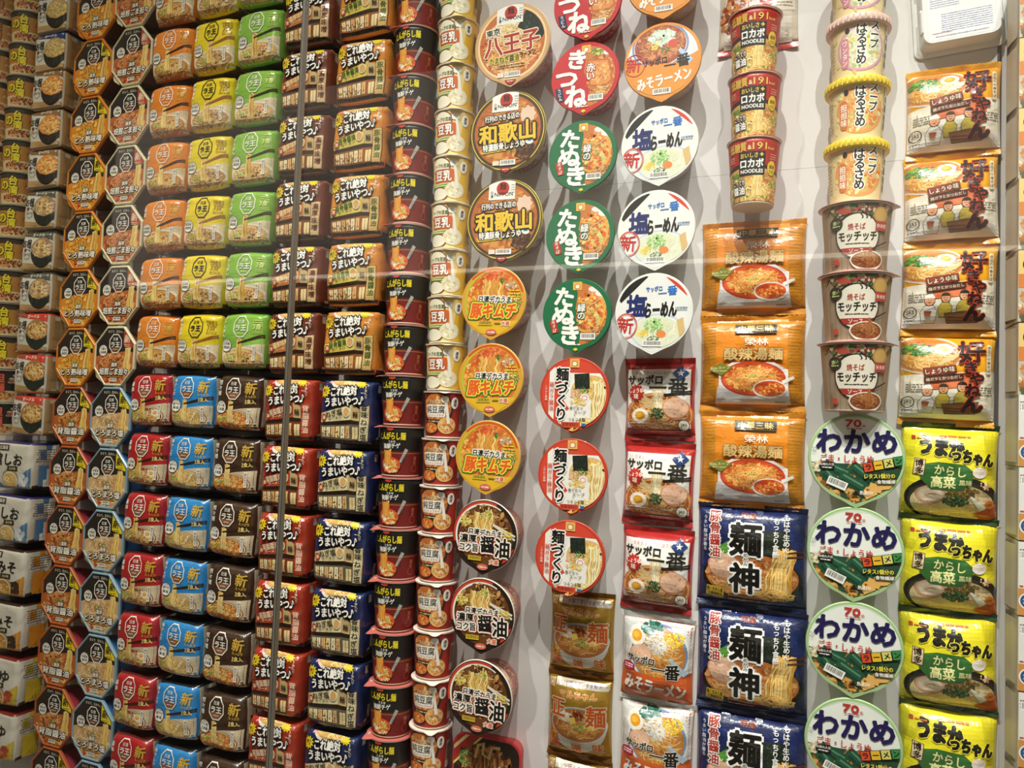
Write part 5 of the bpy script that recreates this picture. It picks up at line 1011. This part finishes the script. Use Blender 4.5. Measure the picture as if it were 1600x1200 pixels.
a.poly([(-40, -40), (-28, -40), (-30, -48), (-38, -48)], 'a85a34', 'stall_picture'); a.poly([(-10, -44), (46, -38), (42, -58), (-4, -60)], '8a5a34', 'stall_picture'); a.outline([(-10, -44), (46, -38), (42, -58), (-4, -60)], .9, '3a2418', 'stall_picture'); a.lines(16, -50, 40, 2, 5, 1.6, '5a3820', 'stall_picture')
a.ring(-60, -42, 10, 10, 1.4, '2a241e', 'badge', 28); a.text('JAS', -60, -42, 8, '2a241e', .03); a.lines(-60, -56, 16, 1, 2, 2, '5a5450')
a.rect(-14, 13, 50, 14, '8a3a24', 8, 'banner'); a.text('しょうゆ味', -14, 13, 10, 'f8ead0', .04, w=44, rot=8, ol=[('4a1c12', .8)]); a.rect(-8, 0, 60, 9, '5a2a1c', 8, 'banner'); a.text('鶏ガラとかつおだし', -8, 0, 6, 'f4e4c8', .02, w=54, rot=8)
a.text('好', 34, 46, 40, '2a1210', .06, ol=[('c8402c', 1.0)], w=42, rot=4); a.text('き', 32, 18, 24, '2a1210', .10, ol=[('c8402c', .9)]); a.text('や', 42, 0, 24, '2a1210', .10, ol=[('c8402c', .9)]); a.text('ね', 36, -19, 24, '2a1210', .10, ol=[('c8402c', .9)]); a.text('ん', 36, -42, 32, '2a1210', .13, ol=[('c8402c', 1.0)], w=34)
a.conv(rrect(60, 34, 7, 50, 3), 'f4e8c8', 'banner'); a.text('浪花の中華そば', 60, 34, 6, '4a2a1c', .02, vert=True, gap=1.08)
PK['sk'] = packet(W, H, 34, a, 'eaa81e', 'e8a422', 7.2, 10, 'film', nz=3.2, pinch=.02)
column('noodle_packet', PK['sk'], [(.214, .553), (.212, .399), (.211, .243), (.209, .089)], 'yellow noodle packet with a drawn street stall', 'noodle packet', 'yellow street stall packets', 1.2, tail='from the top of its column')

# yellow and green packet
W, H = 145, 166; a = Art(clipbox(W-2, H-18), 87)
a.rect(0, 0, 140, 150, 'e8da2a'); a.ell(4, -44, 72, 42, '1c1a18', 'food_picture'); a.ell(4, -47, 67, 37, '3a342c', 'food_picture'); a.ell(4, -49, 63, 33, 'e0c898', 'food_picture'); a.specks(4, -49, 56, 26, 80, ['e8d4a8', 'd8bc84', 'ecdcb8'], 4, 10); a.strands(10, -54, 54, 22, 50, ['f0dca0', 'e8cc84'], 2.2); a.pork(-30, -38, 23, 16); a.ell(-30, -37, 18, 12, 'f0dcc4', 'food_picture'); a.ell(-30, -37, 9, 6, 'e8ccb0', 'food_picture'); a.specks(18, -30, 26, 9, 50, ['6a4a24', '8a6a34', '5a5a2a', 'a8843a'], 2, 5); a.scallion(8, -46, 20, 9, 70, ('2a5a34', '3a7a40', '1e4a2a'))
for k in range(3): a.line([(30, -36), (58-k*4, -58-k*3)], 3.2, 'f2f0dc', 'food_picture')
a.conv([(36, -66), (70, -46), (70, -76), (50, -76)], 'c85a24')
a.poly([(-50, 12), (-20, 18), (20, 16), (34, 4), (30, -14), (14, -28), (-30, -28), (-46, -12)], '3a6a34', 'banner'); a.text('からし', -2, 4, 18, 'e8e4a0', .04, w=46, rot=-4); a.text('高菜', -12, -15, 21, 'e8e4a0', .05, w=36); a.text('風味', 21, -14, 10, 'e8e4a0', .03)
a.rect(-48, 8, 17, 28, '5a2a1c', -6, 'banner'); a.rect(-48, 8, 15, 26, 'e0c8a8', -6, 'banner'); a.text('博多', -48, 8, 13, '2a1a14', .06, vert=True, gap=.98)
a.text('うまか', -14, 43, 34, '1c1a12', .14, ol=[('f0e24a', 1.2)], w=64, rot=-6); a.text('っちゃん', 32, 28, 24, '1c1a12', .14, ol=[('f0e24a', 1.2)], w=62, rot=-8)
a.lines(6, 62, 46, 1, 3, 4, 'd87a3a'); a.rect(-56, 58, 6, 6, 'c03a2c', 0, 'emblem'); a.lines(-42, 57, 18, 1, 3, 3, 'c86a3a'); a.ell(60, -48, 7, 7, 'd87a34', 'badge'); a.text('JAS', 60, -48, 5, '4a2412', .03)
a.ell(42, 4, 11, 9, 'f0e4d8', 'food_picture'); a.specks(52, -16, 10, 6, 8, ['e8c8a0', 'd8a878'], 2, 5)
PK['um'] = packet(W, H, 36, a, 'd8c826', '2a4a2a', 8.4, 10, 'film', nz=3.2, pinch=.02)
column('noodle_packet', PK['um'], [(.214, -.070), (.215, -.227), (.216, -.384), (.217, -.541)], 'yellow noodle packet with dark green seals and green splash', 'noodle packet', 'yellow and green packets', 1.2, tail='from the top of its column')

# ------------------------------------------------------------------ foam tray with its printed base to the front, top right
W, H = 141, 212
def tray(P0, z0):
    V, F = [], []; prof = [(W, H, 0.8, 12), (W, H, 4, 12), (W-8, H-8, 6, 12), (W-16, H-16, 7, 12), (W-22, H-22, 26, 14), (W-26, H-26, 30, 14), (W-32, H-32, 30, 12)]
    n = 4*7
    for w_, h_, o, r in prof: V.extend(P3(x, o, y) for x, y in rrect(0, 0, w_, h_, r, 6))
    for j in range(len(prof)-1):
        for i in range(n): F.append((j*n+i, (j+1)*n+i, (j+1)*n+(i+1) % n, j*n+(i+1) % n))
    F.append(tuple(range((len(prof)-1)*n+n-1, (len(prof)-1)*n-1, -1))); F.append(tuple(range(n)))
    F[-2] = tuple(reversed(F[-2]))
    P = [('tray_shell', mesh('tray_shell', V, F, hx('e4e4e2'), 'foam'))]
    for sg in (-1, 1):
        for y in (-52, 40):
            v, f = [], []
            for w_, h_, o in ((10, 46, 22), (9, 44, 27), (5, 38, 29.5)): v.extend(P3(x, o, yy) for x, yy in rrect(sg*(W/2-13), y, w_, h_, 2.4, 3))
            m = 16
            for j in range(2):
                for i in range(m): f.append((j*m+i, (j+1)*m+i, (j+1)*m+(i+1) % m, j*m+(i+1) % m))
            f.append(tuple(range(2*m, 3*m))); P.append(('side_rib', mesh('side_rib', v, f, hx('dcdcdc'), 'foam')))
    a = Art(None, 88); a.rect(0, -6, 98, 166, 'eeeeea', 0, 'label'); a.lines(8, -46, 76, 9, 3.8, 1.5, '6a70b0'); a.lines(-24, 0, 44, 9, 4, 1.5, '7a80b4'); a.rect(28, 16, 40, 56, 'dce6dc', 0, 'label'); a.lines(28, 38, 34, 10, 4.4, 1.6, '6a8a70'); a.rect(30, 6, 26, 8, 'd8785c', 0, 'label'); a.lines(0, -84, 80, 1, 3, 1.6, '8a8ab0'); a.lines(-30, -78, 30, 1, 3, 1.5, 'c86a5a'); a.lines(-4, 64, 80, 6, 4, 1.6, '7a80a8')
    return P + a.meshes(lambda x, y, z: P3(x, 30+z, y), None, 'card')
PK['ty2'] = tray(0, 0)
place('foam_tray', PK['ty2'], .218, CAM_Z+.765, 'white foam noodle tray with fine blue print, above the yellow packets', 'noodle tray', None, -3.5)

# rectangular fried noodle pack at the bottom edge
W, H = 150, 150; a = Art(rrect(0, 0, W-6, H-6, 26, 8), 89)
a.conv(rrect(0, 0, W-8, H-8, 26, 8), '2a1c14', 'food_picture'); a.conv([(-75, 75), (-10, 75), (-75, 10)], 'b0302a'); a.line([(-75, 8), (-8, 76)], 4, 'e8d878'); a.line([(-75, 40), (-38, 76)], 6, 'e8d8a0')
a.specks(0, 10, 64, 52, 120, ['6a3a1c', '8a5228', '4a2812', 'a87038', '3a1e10'], 4, 11); a.specks(-44, 26, 16, 14, 30, ['6a8a3a', '8aa85a', 'c8d090'], 3, 8); a.strands(0, 0, 60, 50, 90, ['8a5228', 'a8703a', '6a3a1c', 'c89458'], 3)
a.lift(0, -40, 46, 62, 16, ['8a4e22', 'a86a30', '6e3a18', 'c08a48'], 1.0, bg='4a2410'); a.line([(-24, 30), (-18, 56), (-6, 62), (-8, 40), (6, 34), (12, 56), (30, 58)], 6.5, 'd8b070', 'food_picture'); a.chop(28, 22, 78, -24, 7, 'd8c8b0', 14); a.scallion(46, 10, 12, 10, 20, ('6a8a3a', '8aa84a'))
a.text('焼そば', -4, -52, 26, 'f4ead8', .07, ol=[('2a1610', 2)], w=90)
V, F = [], []; n = 36
for w_, h_, o, r in ((W*.8, H*.8, .6, 22), (W*.94, H*.94, 48, 24), (W, H, 49, 28), (W, H, 53, 28), (W-6, H-6, 54, 26)): V.extend(P3(x, o, y) for x, y in rrect(0, 0, w_, h_, r, 8))
for j in range(4):
    for i in range(n): F.append((j*n+i, (j+1)*n+i, (j+1)*n+(i+1) % n, j*n+(i+1) % n))
F.append(tuple(range(n))); F.append(tuple(range(4*n, 5*n)))
PK['yk'] = [('tray_shell', mesh('tray_shell', V, F, hx('c0383c'), 'card'))] + a.meshes(lambda x, y, z: P3(x, 54+z, y), None, 'lid')
place('noodle_tray', PK['yk'], -.598, CAM_Z-.722, 'red-rimmed rectangular fried noodle tray at the bottom edge', 'noodle tray')

# ------------------------------------------------------------------ cartons at the right edge
def carton(kind):
    W, H, D = 124, 113, 88; a = Art(clipbox(W-1, H-1), 90+kind)
    if kind == 0:
        a.rect(0, 30, W, 54, 'e8c878'); a.rect(0, 8, W, 22, 'd8823a'); a.ell(-44, 34, 12, 12, '2a241e', 'badge'); a.ell(-44, 34, 9, 9, 'f0e8d0', 'badge'); a.specks(-10, -30, 60, 26, 120, ['c88a50', 'e0b888', 'a86a38', 'f0dcb8'], 4, 10); a.specks(-10, -52, 60, 6, 30, ['3a3a2a', '5a5a3a'], 4, 9)
    else:
        a.rect(0, 0, W, H, 'e8e6e0'); a.lines(-20, 44, 80, 3, 5, 2.6, '7a7468'); a.barcode(-48, 36, 22, 14); a.rect(0, -36, W, 42, 'd0924a'); a.lines(-30, -12, 60, 1, 4, 3, 'b05a2c'); a.ell(-48, -34, 13, 13, 'f4f0e8', 'emblem'); a.ell(-48, -34, 11, 11, '2f5a8a', 'emblem'); a.lines(-48, -32, 14, 2, 5, 2.4, 'e8eef4')
    v, f = box_geo(-W/2000, W/2000, -D/1000, -.0006, -H/2000, H/2000)
    P = [('carton_body', mesh('carton_body', v, f, hx('c8bca6' if kind == 0 else 'd0c8ba'), 'card'))]
    fl = [(-W/2-.2, 4), (-W/2-1.6, 10), (-W/2-7, 40), (-W/2-4, 62), (-W/2-.2, 78)]     # glued end flap lifting off
    V = [P3(x, o, z) for z in (-H/2+6, H/2-6) for x, o in fl]; F = [(i, i+1, i+6, i+5) for i in range(4)]
    P.append(('end_flap', mesh('end_flap', V, F, hx('c0b49e'), 'card')))
    return P + a.meshes(lambda x, y, z: P3(x, D+z, y), None, 'card')
PK['b0'] = carton(0); PK['b1'] = carton(1)
column('noodle_carton', PK['b0'], [(.356, .690), (.356, .575), (.356, .461), (.357, .348), (.357, .233), (.358, .118)], 'yellow and orange noodle carton at the right edge', 'noodle carton', 'yellow cartons', 0, tail='from the top of its stack')
column('noodle_carton', PK['b1'], [(.359, .006), (.360, -.108), (.360, -.223), (.361, -.338), (.362, -.453), (.362, -.568)], 'white and amber noodle carton with round blue emblem', 'noodle carton', 'white cartons', 0, tail='from the top of its stack')

_me = _fo.data; bpy.data.objects.remove(_fo); bpy.data.curves.remove(_me)
